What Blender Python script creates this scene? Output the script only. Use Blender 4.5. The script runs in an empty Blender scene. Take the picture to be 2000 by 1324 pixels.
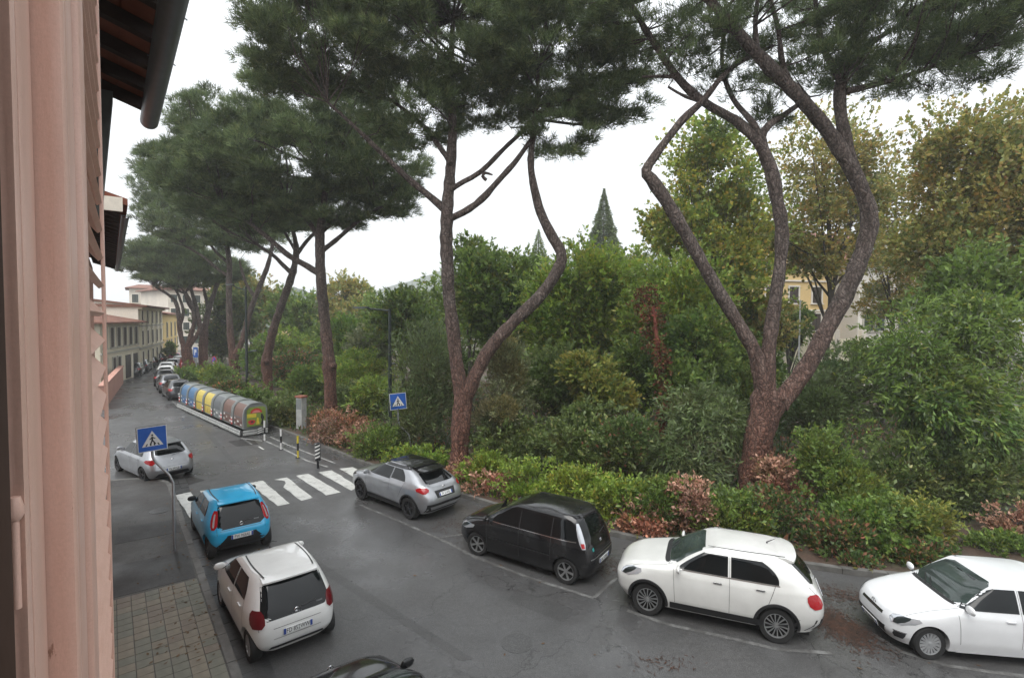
import bpy, bmesh, math, random
import numpy as np
from mathutils import Vector, Matrix
random.seed(7); rng = np.random.default_rng(7)
R = math.radians; pi = math.pi
scene = bpy.context.scene
# ------------------------------------------------------------------ camera
F_PX, PITCH, ROLL, CAMH = 1000.0, R(-2.2), R(0.35), 6.25
cam_d = bpy.data.cameras.new('camera'); cam = bpy.data.objects.new('camera', cam_d)
scene.collection.objects.link(cam)
cam_d.sensor_width = 36; cam_d.lens = 36*F_PX/2000; cam_d.clip_start = 0.02; cam_d.clip_end = 6000
CAMROT = Matrix.Rotation(pi/2+PITCH, 4, 'X') @ Matrix.Rotation(ROLL, 4, 'Z')
cam.matrix_world = Matrix.Translation((0, 0, CAMH)) @ CAMROT
scene.camera = cam
# ------------------------------------------------------------------ sky, sun, exposure
SUN_EL, SUN_AZ = R(58), R(200)
world = bpy.data.worlds.new('World'); scene.world = world; world.use_nodes = True
wn = world.node_tree; wn.nodes.clear()
wo = wn.nodes.new('ShaderNodeOutputWorld')
sky = wn.nodes.new('ShaderNodeTexSky'); sky.sky_type = 'NISHITA'; sky.sun_disc = False
sky.sun_elevation = SUN_EL; sky.sun_rotation = SUN_AZ
bs = wn.nodes.new('ShaderNodeBackground'); bs.inputs['Strength'].default_value = 0.05
wn.links.new(sky.outputs[0], bs.inputs['Color'])
bo = wn.nodes.new('ShaderNodeBackground')          # the cloud deck: even white-grey overcast
bo.inputs['Color'].default_value = (0.93, 0.965, 1.0, 1); bo.inputs['Strength'].default_value = 1.0
tcw = wn.nodes.new('ShaderNodeTexCoord'); sxw = wn.nodes.new('ShaderNodeSeparateXYZ'); wn.links.new(tcw.outputs['Generated'], sxw.inputs[0])
mrw = wn.nodes.new('ShaderNodeMapRange'); mrw.inputs[1].default_value = 0; mrw.inputs[2].default_value = 1; mrw.inputs[3].default_value = .47; mrw.inputs[4].default_value = 1.42   # standard overcast sky: zenith three times the horizon
wn.links.new(sxw.outputs[2], mrw.inputs[0]); nzw = wn.nodes.new('ShaderNodeTexNoise'); nzw.inputs['Scale'].default_value = 2.2; nzw.inputs['Detail'].default_value = 6; wn.links.new(tcw.outputs['Generated'], nzw.inputs['Vector'])
mr2 = wn.nodes.new('ShaderNodeMapRange'); mr2.inputs[1].default_value = .3; mr2.inputs[2].default_value = .7; mr2.inputs[3].default_value = .92; mr2.inputs[4].default_value = 1.08; wn.links.new(nzw.outputs[0], mr2.inputs[0])
mlw = wn.nodes.new('ShaderNodeMath'); mlw.operation = 'MULTIPLY'; wn.links.new(mrw.outputs[0], mlw.inputs[0]); wn.links.new(mr2.outputs[0], mlw.inputs[1]); wn.links.new(mlw.outputs[0], bo.inputs['Strength'])
ad = wn.nodes.new('ShaderNodeMixShader'); ad.inputs[0].default_value = 0.9
wn.links.new(bs.outputs[0], ad.inputs[1]); wn.links.new(bo.outputs[0], ad.inputs[2])
wn.links.new(ad.outputs[0], wo.inputs['Surface'])
sun_d = bpy.data.lights.new('sun', 'SUN'); sun_d.energy = 1.5; sun_d.angle = R(40); sun_d.color = (1, .97, .92)
sun = bpy.data.objects.new('sun', sun_d); scene.collection.objects.link(sun)
sdir = Vector((math.cos(SUN_EL)*math.sin(SUN_AZ), math.cos(SUN_EL)*math.cos(SUN_AZ), math.sin(SUN_EL)))
sun.rotation_euler = sdir.to_track_quat('Z', 'Y').to_euler()
scene.view_settings.view_transform = 'Standard'; scene.view_settings.look = 'None'
scene.view_settings.exposure = 0.98; scene.view_settings.gamma = 1.0; scene.view_settings.use_curve_mapping = False
scene.cycles.max_bounces = 8; scene.cycles.diffuse_bounces = 3; scene.cycles.glossy_bounces = 3
scene.cycles.transmission_bounces = 3; scene.cycles.volume_bounces = 3; scene.cycles.transparent_max_bounces = 4
scene.cycles.caustics_reflective = False; scene.cycles.caustics_refractive = False
# ------------------------------------------------------------------ measuring helpers
_cr = CAMROT.to_3x3()
def ray(px, py):
    return _cr @ Vector(((px-1000)/F_PX, (662-py)/F_PX, -1.0))
def at(px, py, depth):                     # point at a given distance in front (world y = depth)
    d = ray(px, py); return Vector((0, 0, CAMH)) + d*(depth/d.y)
def gp(px, py, z=0.0):                     # point on the horizontal plane z
    d = ray(px, py); return Vector((0, 0, CAMH)) + d*((z-CAMH)/d.z)
# ------------------------------------------------------------------ object helpers
COL = scene.collection
def tag(o, label=None, cat=None, group=None, kind=None):
    if label: o['label'] = label
    if cat: o['category'] = cat
    if group: o['group'] = group
    if kind: o['kind'] = kind
    return o
def empty(name, loc=(0, 0, 0), rz=0.0, label=None, cat=None, group=None):
    o = bpy.data.objects.new(name, None); o.empty_display_size = .2; COL.objects.link(o)
    o.location = loc; o.rotation_euler = (0, 0, rz); tag(o, label, cat, group); return o
def link_mesh(name, me, mat, parent=None, loc=None):
    o = bpy.data.objects.new(name, me); COL.objects.link(o)
    if mat is not None and len(me.materials) == 0: me.materials.append(mat)
    if parent is not None: o.parent = parent
    if loc is not None: o.location = loc
    return o
def copy_tree(o, parent=None):
    c = o.copy(); COL.objects.link(c); c.parent = parent
    for ch in list(o.children): copy_tree(ch, c)
    return c
class MB:
    def __init__(s): s.v = []; s.f = []
    def add(s, vs, fs):
        n = len(s.v); s.v += [tuple(v) for v in vs]; s.f += [tuple(i+n for i in f) for f in fs]; return s
    def box(s, c, size, rot=None):
        hx, hy, hz = size[0]/2, size[1]/2, size[2]/2
        vs = [Vector((x, y, z)) for x in (-hx, hx) for y in (-hy, hy) for z in (-hz, hz)]
        if rot is not None: vs = [rot @ v for v in vs]
        c = Vector(c)
        return s.add([v+c for v in vs], [(0,1,3,2),(4,6,7,5),(0,4,5,1),(2,3,7,6),(0,2,6,4),(1,5,7,3)])
    def tube(s, pts, rad, n=8, cap=True, jit=0.0):
        pts = [Vector(p) for p in pts]; k = len(pts)
        if not hasattr(rad, '__len__'): rad = [rad]*k
        base = len(s.v); prev = None
        for i, p in enumerate(pts):
            t = (pts[min(i+1, k-1)]-pts[max(i-1, 0)]).normalized()
            if prev is None:
                a = Vector((1, 0, 0)) if abs(t.x) < .8 else Vector((0, 1, 0)); u = t.cross(a).normalized()
            else:
                u = (prev - t*prev.dot(t)).normalized()
            prev = u; w = t.cross(u)
            for j in range(n):
                a = 2*pi*j/n; r = rad[i]*(1+jit*(random.random()-.5))
                s.v.append(tuple(p + (u*math.cos(a)+w*math.sin(a))*r))
        for i in range(k-1):
            for j in range(n):
                a = base+i*n+j; b = base+i*n+(j+1) % n
                s.f.append((a, b, b+n, a+n))
        if cap:
            s.f.append(tuple(base+j for j in reversed(range(n)))); s.f.append(tuple(base+(k-1)*n+j for j in range(n)))
        return s
    def prism(s, poly, z0, z1):              # plan polygon (ccw) extruded upward
        n = len(poly)
        vs = [(p[0], p[1], z0) for p in poly]+[(p[0], p[1], z1) for p in poly]
        return s.add(vs, [tuple(reversed(range(n))), tuple(range(n, 2*n))]+[(i, (i+1) % n, n+(i+1) % n, n+i) for i in range(n)])
    def grid(s, P):                          # P[i][j] points
        n, m = len(P), len(P[0])
        return s.add([p for r in P for p in r], [(i*m+j, i*m+j+1, (i+1)*m+j+1, (i+1)*m+j) for i in range(n-1) for j in range(m-1)])
    def disc(s, c, u, w, r, n=20):
        c = Vector(c); u = Vector(u); w = Vector(w)
        return s.add([c+(u*math.cos(2*pi*i/n)+w*math.sin(2*pi*i/n))*r for i in range(n)], [tuple(range(n))])
    def mesh(s, name, smooth=None, bevel=0.0):
        me = bpy.data.meshes.new(name); me.from_pydata(s.v, [], s.f)
        if bevel > 0:
            bm = bmesh.new(); bm.from_mesh(me)
            bmesh.ops.recalc_face_normals(bm, faces=bm.faces)
            es = [e for e in bm.edges if len(e.link_faces) == 2 and e.calc_face_angle(0) > .6]
            bmesh.ops.bevel(bm, geom=es, offset=bevel, segments=2, affect='EDGES', profile=.6); bm.to_mesh(me); bm.free()
        if smooth is not None:
            me.polygons.foreach_set('use_smooth', [True]*len(me.polygons)); me.set_sharp_from_angle(angle=R(smooth))
        me.update(); return me
    def build(s, name, mat, parent=None, smooth=None, bevel=0.0, loc=None):
        return link_mesh(name, s.mesh(name, smooth, bevel), mat, parent, loc)
# ------------------------------------------------------------------ materials
M = {}
def newmat(name):
    m = bpy.data.materials.new(name); m.use_nodes = True; nt = m.node_tree
    return m, nt, nt.nodes['Principled BSDF']
def ramp(nt, fac, stops):
    r = nt.nodes.new('ShaderNodeValToRGB')
    while len(r.color_ramp.elements) < len(stops): r.color_ramp.elements.new(.5)
    for e, (p, c) in zip(r.color_ramp.elements, stops):
        e.position = p; e.color = (*c, 1) if len(c) == 3 else c
    nt.links.new(fac, r.inputs[0]); return r
def noise(nt, scale, detail=4, rough=.55, coord='Object', vec_scale=None, dist=0):
    tc = nt.nodes.new('ShaderNodeTexCoord'); n = nt.nodes.new('ShaderNodeTexNoise')
    n.inputs['Scale'].default_value = scale; n.inputs['Detail'].default_value = detail; n.inputs['Roughness'].default_value = rough
    n.inputs['Distortion'].default_value = dist
    if vec_scale is not None:
        mp = nt.nodes.new('ShaderNodeMapping'); mp.inputs['Scale'].default_value = vec_scale
        nt.links.new(tc.outputs[coord], mp.inputs[0]); nt.links.new(mp.outputs[0], n.inputs['Vector'])
    else: nt.links.new(tc.outputs[coord], n.inputs['Vector'])
    return n
def bump(nt, p, src, strength=.3, dist=.01):
    b = nt.nodes.new('ShaderNodeBump'); b.inputs['Strength'].default_value = strength; b.inputs['Distance'].default_value = dist
    nt.links.new(src, b.inputs['Height']); nt.links.new(b.outputs[0], p.inputs['Normal']); return b
def mix(nt, fac, a, b, mode='MIX'):
    x = nt.nodes.new('ShaderNodeMix'); x.data_type = 'RGBA'; x.blend_type = mode
    if hasattr(fac, 'links'): nt.links.new(fac, x.inputs[0])
    else: x.inputs[0].default_value = fac
    for k, s in ((6, a), (7, b)):
        if hasattr(s, 'links'): nt.links.new(s, x.inputs[k])
        else: x.inputs[k].default_value = (*s, 1)
    return x.outputs[2]
def speckled(name, c0, c1, scale=6, rough=.7, bstr=.2, bscale=None, detail=6, spec=.4, coord='Object', vs=None, metal=0.0, bdist=.01):
    m, nt, p = newmat(name); n = noise(nt, scale, detail, coord=coord, vec_scale=vs)
    r = ramp(nt, n.outputs[0], [(.3, c0), (.7, c1)]); nt.links.new(r.outputs[0], p.inputs['Base Color'])
    p.inputs['Roughness'].default_value = rough; p.inputs['Specular IOR Level'].default_value = spec; p.inputs['Metallic'].default_value = metal
    if bstr:
        n2 = noise(nt, bscale or scale*4, 5, coord=coord, vec_scale=vs); bump(nt, p, n2.outputs[0], bstr, bdist)
    M[name] = m; return m
def paint(name, c, metal=0.0, rough=.28, coat=1.0, dirt=.12):
    m, nt, p = newmat(name); n = noise(nt, 2.2, 6)
    dk = tuple(x*(1-dirt) + .12*dirt*.4 for x in c)
    r = ramp(nt, n.outputs[0], [(.35, dk), (.65, c)]); nt.links.new(r.outputs[0], p.inputs['Base Color'])
    p.inputs['Metallic'].default_value = metal; p.inputs['Roughness'].default_value = rough
    p.inputs['Coat Weight'].default_value = coat; p.inputs['Coat Roughness'].default_value = .06
    M[name] = m; return m
def plain(name, c, rough=.5, metal=0.0, emit=None):
    m, nt, p = newmat(name); n = noise(nt, 9, 5)
    r = ramp(nt, n.outputs[0], [(.3, tuple(x*.86 for x in c)), (.7, c)]); nt.links.new(r.outputs[0], p.inputs['Base Color'])
    p.inputs['Roughness'].default_value = rough; p.inputs['Metallic'].default_value = metal
    M[name] = m; return m
paint('paint_white', (.70, .70, .685), dirt=.10); paint('paint_pearl', (.68, .68, .655), dirt=.12); paint('paint_snow', (.71, .72, .73), dirt=.08)
paint('paint_blue', (.02, .40, .70), rough=.3); paint('paint_black', (.004, .004, .005), rough=.14, coat=.35, dirt=.3); M['paint_black'].node_tree.nodes['Principled BSDF'].inputs['Specular IOR Level'].default_value = .35
paint('paint_silver', (.40, .41, .43), metal=.75, rough=.36, dirt=.2); paint('paint_grey', (.13, .135, .145), metal=.6, rough=.36)
paint('paint_red', (.36, .012, .018)); paint('paint_anthracite', (.035, .037, .042), metal=.4, rough=.3); paint('paint_navy', (.015, .022, .04))
plain('litter_base', (.2, .1, .06), .8); plain('black_plastic', (.012, .012, .013), .55); plain('tyre_rubber', (.014, .014, .014), .8); plain('underbody_black', (.006, .006, .006), .9)
plain('alloy', (.52, .53, .54), .33, .85); plain('hubcap_silver', (.42, .43, .44), .42, .5); plain('alloy_dark', (.05, .05, .055), .4, .6)
plain('chrome', (.75, .76, .77), .16, 1.0); plain('tail_red', (.34, .008, .012), .16); plain('tail_dark_red', (.12, .006, .01), .16)
plain('lamp_clear', (.55, .57, .6), .12, .5); plain('plate_white', (.72, .73, .72), .4); plain('plate_blue', (.02, .06, .28), .4); plain('letter_black', (.012, .012, .014), .5)
plain('seam_black', (.035, .035, .036), .7); plain('teal_sticker', (.02, .25, .24), .5)
def glassmat(name, c, rough=.04):
    m, nt, p = newmat(name); n = noise(nt, 1.7, 3)
    r = ramp(nt, n.outputs[0], [(.35, tuple(x*.45 for x in c)), (.65, c)]); nt.links.new(r.outputs[0], p.inputs['Base Color'])
    p.inputs['Roughness'].default_value = rough; p.inputs['IOR'].default_value = 1.42; M[name] = m
glassmat('glass_dark', (.006, .008, .009)); glassmat('glass_mid', (.028, .036, .036)); glassmat('glass_screen', (.05, .068, .062)); glassmat('pane_far', (.02, .022, .024), .12)
# foliage: every leaf carries its own colour
def leafmat(name, rough=.5, trans=.22, spec=.35):
    m, nt, p = newmat(name); a = nt.nodes.new('ShaderNodeAttribute'); a.attribute_name = 'Col'
    nt.links.new(a.outputs['Color'], p.inputs['Base Color']); p.inputs['Roughness'].default_value = rough
    p.inputs['Specular IOR Level'].default_value = spec
    t = nt.nodes.new('ShaderNodeBsdfTranslucent'); nt.links.new(a.outputs['Color'], t.inputs[0])
    x = nt.nodes.new('ShaderNodeMixShader'); x.inputs[0].default_value = trans
    nt.links.new(p.outputs[0], x.inputs[1]); nt.links.new(t.outputs[0], x.inputs[2])
    nt.links.new(x.outputs[0], nt.nodes['Material Output'].inputs[0]); M[name] = m
leafmat('leaf', .42, .42, .45); leafmat('needle', .6, .25, .2); leafmat('dry_leaf', .75, .15, .15)
# ------------------------------------------------------------------ the setting: ground, road, pavements, hills
def asphalt(name, c0, c1, wet0, wet1):
    m, nt, p = newmat(name)
    big = noise(nt, .22, 6, .6); fine = noise(nt, 55, 3, .7); mid = noise(nt, 1.3, 6, .65, dist=.6)
    r = ramp(nt, big.outputs[0], [(.32, c0), (.68, c1)])
    f = ramp(nt, fine.outputs[0], [(.32, (.42, .42, .42)), (.72, (1.6, 1.58, 1.55))])
    k = mix(nt, 1.0, r.outputs[0], f.outputs[0], 'MULTIPLY')
    f2 = ramp(nt, mid.outputs[0], [(.3, (.88, .87, .86)), (.62, (1.08, 1.08, 1.08))])
    k = mix(nt, 1.0, k, f2.outputs[0], 'MULTIPLY')
    gr = noise(nt, 11, 3, .8); f3 = ramp(nt, gr.outputs[0], [(.3, (.80, .80, .80)), (.7, (1.22, 1.21, 1.2))]); k = mix(nt, 1.0, k, f3.outputs[0], 'MULTIPLY')
    vo = nt.nodes.new('ShaderNodeTexVoronoi'); vo.feature = 'DISTANCE_TO_EDGE'; vo.inputs['Scale'].default_value = .33
    tc = nt.nodes.new('ShaderNodeTexCoord'); nd = noise(nt, 1.6, 5)
    va = nt.nodes.new('ShaderNodeVectorMath'); va.operation = 'MULTIPLY_ADD'; va.inputs[1].default_value = (1.2, 1.2, 1.2)
    nt.links.new(nd.outputs['Color'], va.inputs[0]); nt.links.new(tc.outputs['Object'], va.inputs[2]); nt.links.new(va.outputs[0], vo.inputs['Vector'])
    cr = ramp(nt, vo.outputs[0], [(.0, (.35, .35, .35)), (.007, (1, 1, 1))]); k = mix(nt, .8, k, cr.outputs[0], 'MULTIPLY')
    nt.links.new(k, p.inputs['Base Color'])
    wet = noise(nt, .35, 5, .6); w = ramp(nt, wet.outputs[0], [(.38, (wet0,)*3), (.62, (wet1,)*3)])
    nt.links.new(w.outputs[0], p.inputs['Roughness']); p.inputs['Specular IOR Level'].default_value = .5
    bump(nt, p, fine.outputs[0], .35, .004); M[name] = m
asphalt('asphalt_road', (.066, .067, .069), (.080, .080, .080), .22, .48)
asphalt('asphalt_pavement', (.046, .044, .042), (.070, .066, .061), .42, .75)
asphalt('asphalt_worn', (.056, .057, .058), (.070, .070, .070), .34, .5)
asphalt('asphalt_patch', (.022, .021, .021), (.034, .032, .031), .35, .7)
speckled('kerb_stone', (.085, .082, .075), (.16, .155, .145), 3, .7, .35)
speckled('gutter_stone', (.035, .036, .037), (.085, .085, .083), 2.2, .3, .5, 9, bdist=.02)
def line_paint():
    m, nt, p = newmat('road_paint'); n = noise(nt, 3.2, 8, .7); f = noise(nt, 40, 4, .7)
    k = mix(nt, .35, n.outputs[0], f.outputs[0])
    r = ramp(nt, k, [(.36, (.16, .16, .155)), (.47, (.50, .50, .47)), (.7, (.60, .60, .57))])
    nt.links.new(r.outputs[0], p.inputs['Base Color']); p.inputs['Roughness'].default_value = .5; M['road_paint'] = m
    m, nt, p = newmat('faded_paint'); n = noise(nt, 2.6, 8, .75)
    r = ramp(nt, n.outputs[0], [(.44, (.075, .073, .070)), (.60, (.16, .16, .155)), (.78, (.24, .24, .23))])
    nt.links.new(r.outputs[0], p.inputs['Base Color']); p.inputs['Roughness'].default_value = .6; M['faded_paint'] = m
line_paint(); speckled('worn_paint', (.12, .12, .115), (.42, .42, .40), 2.5, .55, 0, detail=8)
def soil():
    m, nt, p = newmat('soil'); n = noise(nt, .5, 6, .65); f = noise(nt, 22, 5, .7)
    r = ramp(nt, n.outputs[0], [(.38, (.075, .045, .032)), (.52, (.058, .042, .028)), (.62, (.045, .06, .022))])
    g = ramp(nt, f.outputs[0], [(.3, (.6, .6, .6)), (.7, (1.4, 1.35, 1.25))])
    nt.links.new(mix(nt, 1, r.outputs[0], g.outputs[0], 'MULTIPLY'), p.inputs['Base Color']); p.inputs['Roughness'].default_value = .9
    bump(nt, p, f.outputs[0], .6, .03); M['soil'] = m
soil()
speckled('paver_tan', (.15, .13, .098), (.205, .18, .135), 5, .5, .25); speckled('paver_grey', (.115, .115, .09), (.165, .16, .125), 5, .5, .25)
speckled('paver_brown', (.135, .11, .085), (.18, .15, .115), 5, .5, .25)
def sheet(name, poly, z, mat, kind='structure', parent=None):
    bm = bmesh.new(); f = bm.faces.new([bm.verts.new((x, y, z)) for x, y in poly])
    bmesh.ops.triangulate(bm, faces=[f]); bmesh.ops.recalc_face_normals(bm, faces=bm.faces)
    for g in bm.faces:
        if g.normal.z < 0: g.normal_flip()
    me = bpy.data.meshes.new(name); bm.to_mesh(me); bm.free()
    o = link_mesh(name, me, mat, parent)
    if parent is None: tag(o, kind=kind)
    return o
sheet('ground', [(-2100, -390), (2100, -390), (2100, 2290), (-2100, 2290)], -.03, M['soil'])
# road: a wide sheet under everything, the pavement and the garden stand on it with their kerbs
RK = [(40, 9.0), (22, 10.6), (14, 11.3), (8.5, 12.35), (4.2, 13.85), (.4, 16.0), (-3.2, 18.9), (-6.5, 21.8), (-10.9, 26.2), (-15.5, 30.6), (-23.6, 38.6), (-30.5, 46.8), (-37.0, 57.0), (-46, 76), (-58, 104), (-64, 130)]
RUN = Vector((-.617, .787, 0)); NRM = Vector((.787, .617, 0))
K0 = Vector((-4.9, 8.95, 0))
def lk(s, off=0): return K0 + RUN*s - NRM*off      # along the left kerb, off = metres back from it
LKC = [lk(-9), lk(12.2)]
corner = [lk(12.2)+RUN*(2.0*math.sin(a)) - NRM*(2.0*(1-math.cos(a))) for a in [R(d) for d in (0, 15, 30, 45, 60, 75, 88)]]
road_poly = [(60, -12), (60, 8.2)] + RK + [(-100, 135), (-90, 60), (-60, 30), (-40, 0), (0, -12)]
road = sheet('road', road_poly, 0.0, M['asphalt_road'])
# left pavement with kerb stones, gutter slabs, pavers, dark repair patches
KW = .16
inner = [p - NRM*KW for p in LKC] + [lk(12.2)+RUN*((2.0-KW)*math.sin(a)) - NRM*(2.0-(2.0-KW)*math.cos(a)) for a in [R(d) for d in (15, 30, 45, 60, 75, 88)]]
endp = inner[-1] - NRM*12
pv = [(p.x, p.y) for p in inner] + [(endp.x, endp.y), tuple((lk(-9, 14))[:2])]
pavement = MB().prism(pv, -.02, .13).build('pavement', M['asphalt_pavement']); tag(pavement, kind='structure')
def bar(a, b, w, z0, z1, mb):               # strip between two plan points, lying w to the left of a->b
    a = Vector(a); b = Vector(b); d = (b-a).normalized(); n = Vector((-d.y, d.x, 0))
    return mb.prism([(a.x, a.y), (b.x, b.y), (b.x+n.x*w, b.y+n.y*w), (a.x+n.x*w, a.y+n.y*w)], z0, z1)
s = -7.0
while s < 12.0:
    l = 1.0; bar(lk(s+.006), lk(s+l-.006), KW, -.02, .135+random.uniform(-.004, .004), MB()).build('kerb_stone', M['kerb_stone'], pavement, bevel=.012); s += l
outer = [lk(12.0)] + corner
for a, b in zip(outer[:-1], outer[1:]):
    d = (b-a).normalized()
    bar(a+d*.004, b-d*.004, KW, -.02, .136, MB()).build('kerb_stone', M['kerb_stone'], pavement, bevel=.012)
for k in range(8):
    a = corner[-1] - NRM*(k*.98); bar(a - NRM*.01, a - NRM*.97, KW, -.02, .134, MB()).build('kerb_stone', M['kerb_stone'], pavement, bevel=.012)
s = -6.0
while s < 13.2:                             # gutter slabs, rough and wet
    l = random.uniform(.5, .8)
    for (o0, o1) in ((-.24, -.01), (-.50, -.25)):
        if o0 < -.3 and random.random() < .12: continue
        j = random.uniform(-.06, .06)
        P = [lk(s+j+.008, o0), lk(s+j+l-.008, o0), lk(s+j+l-.008, o1), lk(s+j+.008, o1)]
        P = [(p.x+random.uniform(-.01, .01), p.y+random.uniform(-.01, .01)) for p in P]
        MB().prism(P, -.02, .006+random.uniform(0, .012)).build('gutter_slab', M['gutter_stone'], road, bevel=.006)
    s += l
# square concrete pavers on the near stretch of pavement
me_cache = {}
t = .25
for i in range(-18, 15):
    for j in range(10):
        s0 = i*t+.005; o0 = KW+.02+j*t+.005
        c = lk(i*t+t/2, KW+.02+j*t+t/2)
        q = (math.sin(i*.9+j*1.7)+math.sin(i*.37-j*.8)*1.2 + random.uniform(-.9, .9))
        mat = 'paver_grey' if q < -.55 or j in (0,) and random.random() < .4 else ('paver_brown' if q > 1.3 else 'paver_tan')
        if mat not in me_cache:
            mb = MB().box((0, 0, 0), (t-.012, t-.012, .05)); me_cache[mat] = mb.mesh('paver', bevel=.005)
        o = link_mesh('paver', me_cache[mat], M[mat], pavement)
        o.location = (c.x, c.y, .115+random.uniform(-.002, .003)); o.rotation_euler = (random.uniform(-.006, .006), random.uniform(-.006, .006), math.atan2(RUN.y, RUN.x))
MB().prism([tuple(lk(3.85, KW+.03)[:2]), tuple(lk(5.6, KW+.03)[:2]), tuple(lk(5.7, 2.2)[:2]), tuple(lk(3.9, 2.3)[:2])][::1], .1, .134).build('repair_patch', M['asphalt_patch'], pavement)
MB().prism([tuple(lk(7.1, KW+.02)[:2]), tuple(lk(8.3, KW+.05)[:2]), tuple(lk(8.5, 1.6)[:2]), tuple(lk(7.2, 1.7)[:2])], .1, .1345).build('repair_patch', M['asphalt_patch'], pavement)
c = gp(312, 997, .13)
mh = MB().prism([(c.x+.28*math.cos(a*pi/8), c.y+.28*math.sin(a*pi/8)) for a in range(16)], .12, .139)
mh.build('manhole_cover', M['gutter_stone'], pavement, bevel=.004)
# dark tarred patches on the road by the corner
pp = [gp(x, y) for x, y in ((310, 942), (372, 930), (402, 937), (352, 952))]
sheet('repair_patch', [(p.x, p.y) for p in pp], .004, M['asphalt_patch'], parent=road)
pp = [gp(x, y) for x, y in ((445, 862), (492, 855), (505, 868), (462, 872))]
sheet('repair_patch', [(p.x, p.y) for p in pp], .004, M['asphalt_patch'], parent=road)
for q_ in (((560, 1075), (900, 1290), (925, 1286), (585, 1072)), ((395, 840), (452, 905), (462, 903), (405, 838)), ((1010, 1150), (1120, 1190), (1100, 1215), (990, 1172))):
    pp = [gp(x, y) for x, y in q_]; sheet('repair_patch', [(p.x, p.y) for p in pp], .0025, M['asphalt_worn'], parent=road)
for px_ in ((1010, 1255),):
    c = gp(*px_); MB().prism([(c.x+.31*math.cos(a*pi/10), c.y+.31*math.sin(a*pi/10)) for a in range(20)], -.01, .0045).build('manhole_cover', M['asphalt_worn'], road)
# garden on the right: raised soil behind a kerb
gk = [Vector((x, y, 0)) for x, y in RK]
gar = []
for i, p in enumerate(gk):
    d = (gk[min(i+1, len(gk)-1)]-gk[max(i-1, 0)]).normalized(); n = Vector((d.y, -d.x, 0)); gar.append((p + n*.15, d, n))
garden_poly = [(p.x, p.y) for p, d, n in gar] + [(40, 150), (90, 90), (90, 9)]
def garden_h(x, y):
    e = min(((x-p.x)**2+(y-p.y)**2)**.5 for p, d, n in gar); k = min(max((e-2)/9, 0), 1)
    return .13 - 0.0*k
sheet('garden_ground', garden_poly, .11, M['soil'])
def resample(pts, step):
    out = [pts[0].copy()]; acc = 0
    for a, b in zip(pts[:-1], pts[1:]):
        L = (b-a).length; x = step-acc
        while x <= L: out.append(a+(b-a)*(x/L)); x += step
        acc = L-(x-step)
    return out
garden = bpy.data.objects['garden_ground']
ks = resample(gk[:13], 1.0)
for a, b in zip(ks[:-1], ks[1:]):
    d = (b-a).normalized()
    bar(a+d*.005, b-d*.005, -.16, -.02, .14+random.uniform(-.004, .004), MB()).build('kerb_stone', M['kerb_stone'], garden, bevel=.012)
# zebra crossing
za, zb = (lambda u: gp(*u))((363, 1013)), gp(685, 958)
zdir = (zb-za).normalized(); zl = Vector((-.66, .751, 0))
stripes = [((342, 968), (372, 962), (406, 1005), (376, 1018)), ((390, 959), (418, 955), (462, 1000), (430, 1008)), ((439, 952), (464, 947), (512, 992), (486, 998)),
           ((487, 943), (513, 938), (565, 983), (541, 988)), ((535, 937), (561, 932), (612, 972), (589, 978)), ((577, 929), (603, 925), (665, 961), (638, 967)),
           ((622, 922), (648, 918), (700, 950), (685, 958)), ((664, 915), (690, 912), (745, 944), (722, 950))]
for qi, q in enumerate(stripes):
    P = [gp(*p) for p in q]; N = 9; top = []; bot = []
    for i in range(N):
        f = i/(N-1); a = P[0].lerp(P[3], f); b = P[1].lerp(P[2], f)
        jit = lambda: Vector((random.uniform(-.025, .025), random.uniform(-.025, .025), 0))
        top.append(a+jit()); bot.append(b+jit())
    if q[0][0] == 535: top[1] += (bot[1]-top[1])*.55; top[2] += (bot[2]-top[2])*.45
    sheet('crosswalk_stripe', [(p.x, p.y) for p in top]+[(p.x, p.y) for p in reversed(bot)], .024 if qi == 0 else .006, M['road_paint'], parent=road)
SZ = [.004]
def stroke(pts, w, mat='faded_paint', z=.004, name='road_line'):
    SZ[0] += .0006; z = SZ[0]
    P = [gp(*p) if len(p) == 2 else Vector(p) for p in pts]; L = []; Rr = []
    for i, p in enumerate(P):
        d = (P[min(i+1, len(P)-1)]-P[max(i-1, 0)]); d.z = 0; d.normalize(); n = Vector((-d.y, d.x, 0))
        L.append(p+n*w/2); Rr.append(p-n*w/2)
    sheet(name, [(p.x, p.y) for p in L]+[(p.x, p.y) for p in reversed(Rr)], z, M[mat], parent=road)
stroke([(702, 985), (790, 1022), (880, 1062), (935, 1092)], .10)
stroke([(905, 1078), (960, 1100), (1040, 1130), (1110, 1152), (1160, 1168)], .10)
stroke([(1225, 1192), (1300, 1218), (1400, 1240), (1520, 1268), (1625, 1275)], .10)
stroke([(1700, 1235), (1760, 1272), (1850, 1300), (2010, 1322)], .10)
stroke([(1160, 1167), (1205, 1128)], .09, 'faded_paint', .0045); stroke([(860, 1050), (905, 1043)], .09, 'faded_paint', .0045)
stroke([(470, 856), (520, 862), (560, 880), (600, 900), (640, 912)], .09, 'worn_paint'); stroke([(528, 853), (560, 868), (600, 884), (655, 905)], .09, 'worn_paint')
stroke([(352, 800), (330, 775), (312, 755), (298, 738)], .1)
# zigzag of the reserved bay by the bins
stroke([(476, 858), (492, 868)], .08); stroke([(505, 872), (515, 878)], .08, 'road_paint')
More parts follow.
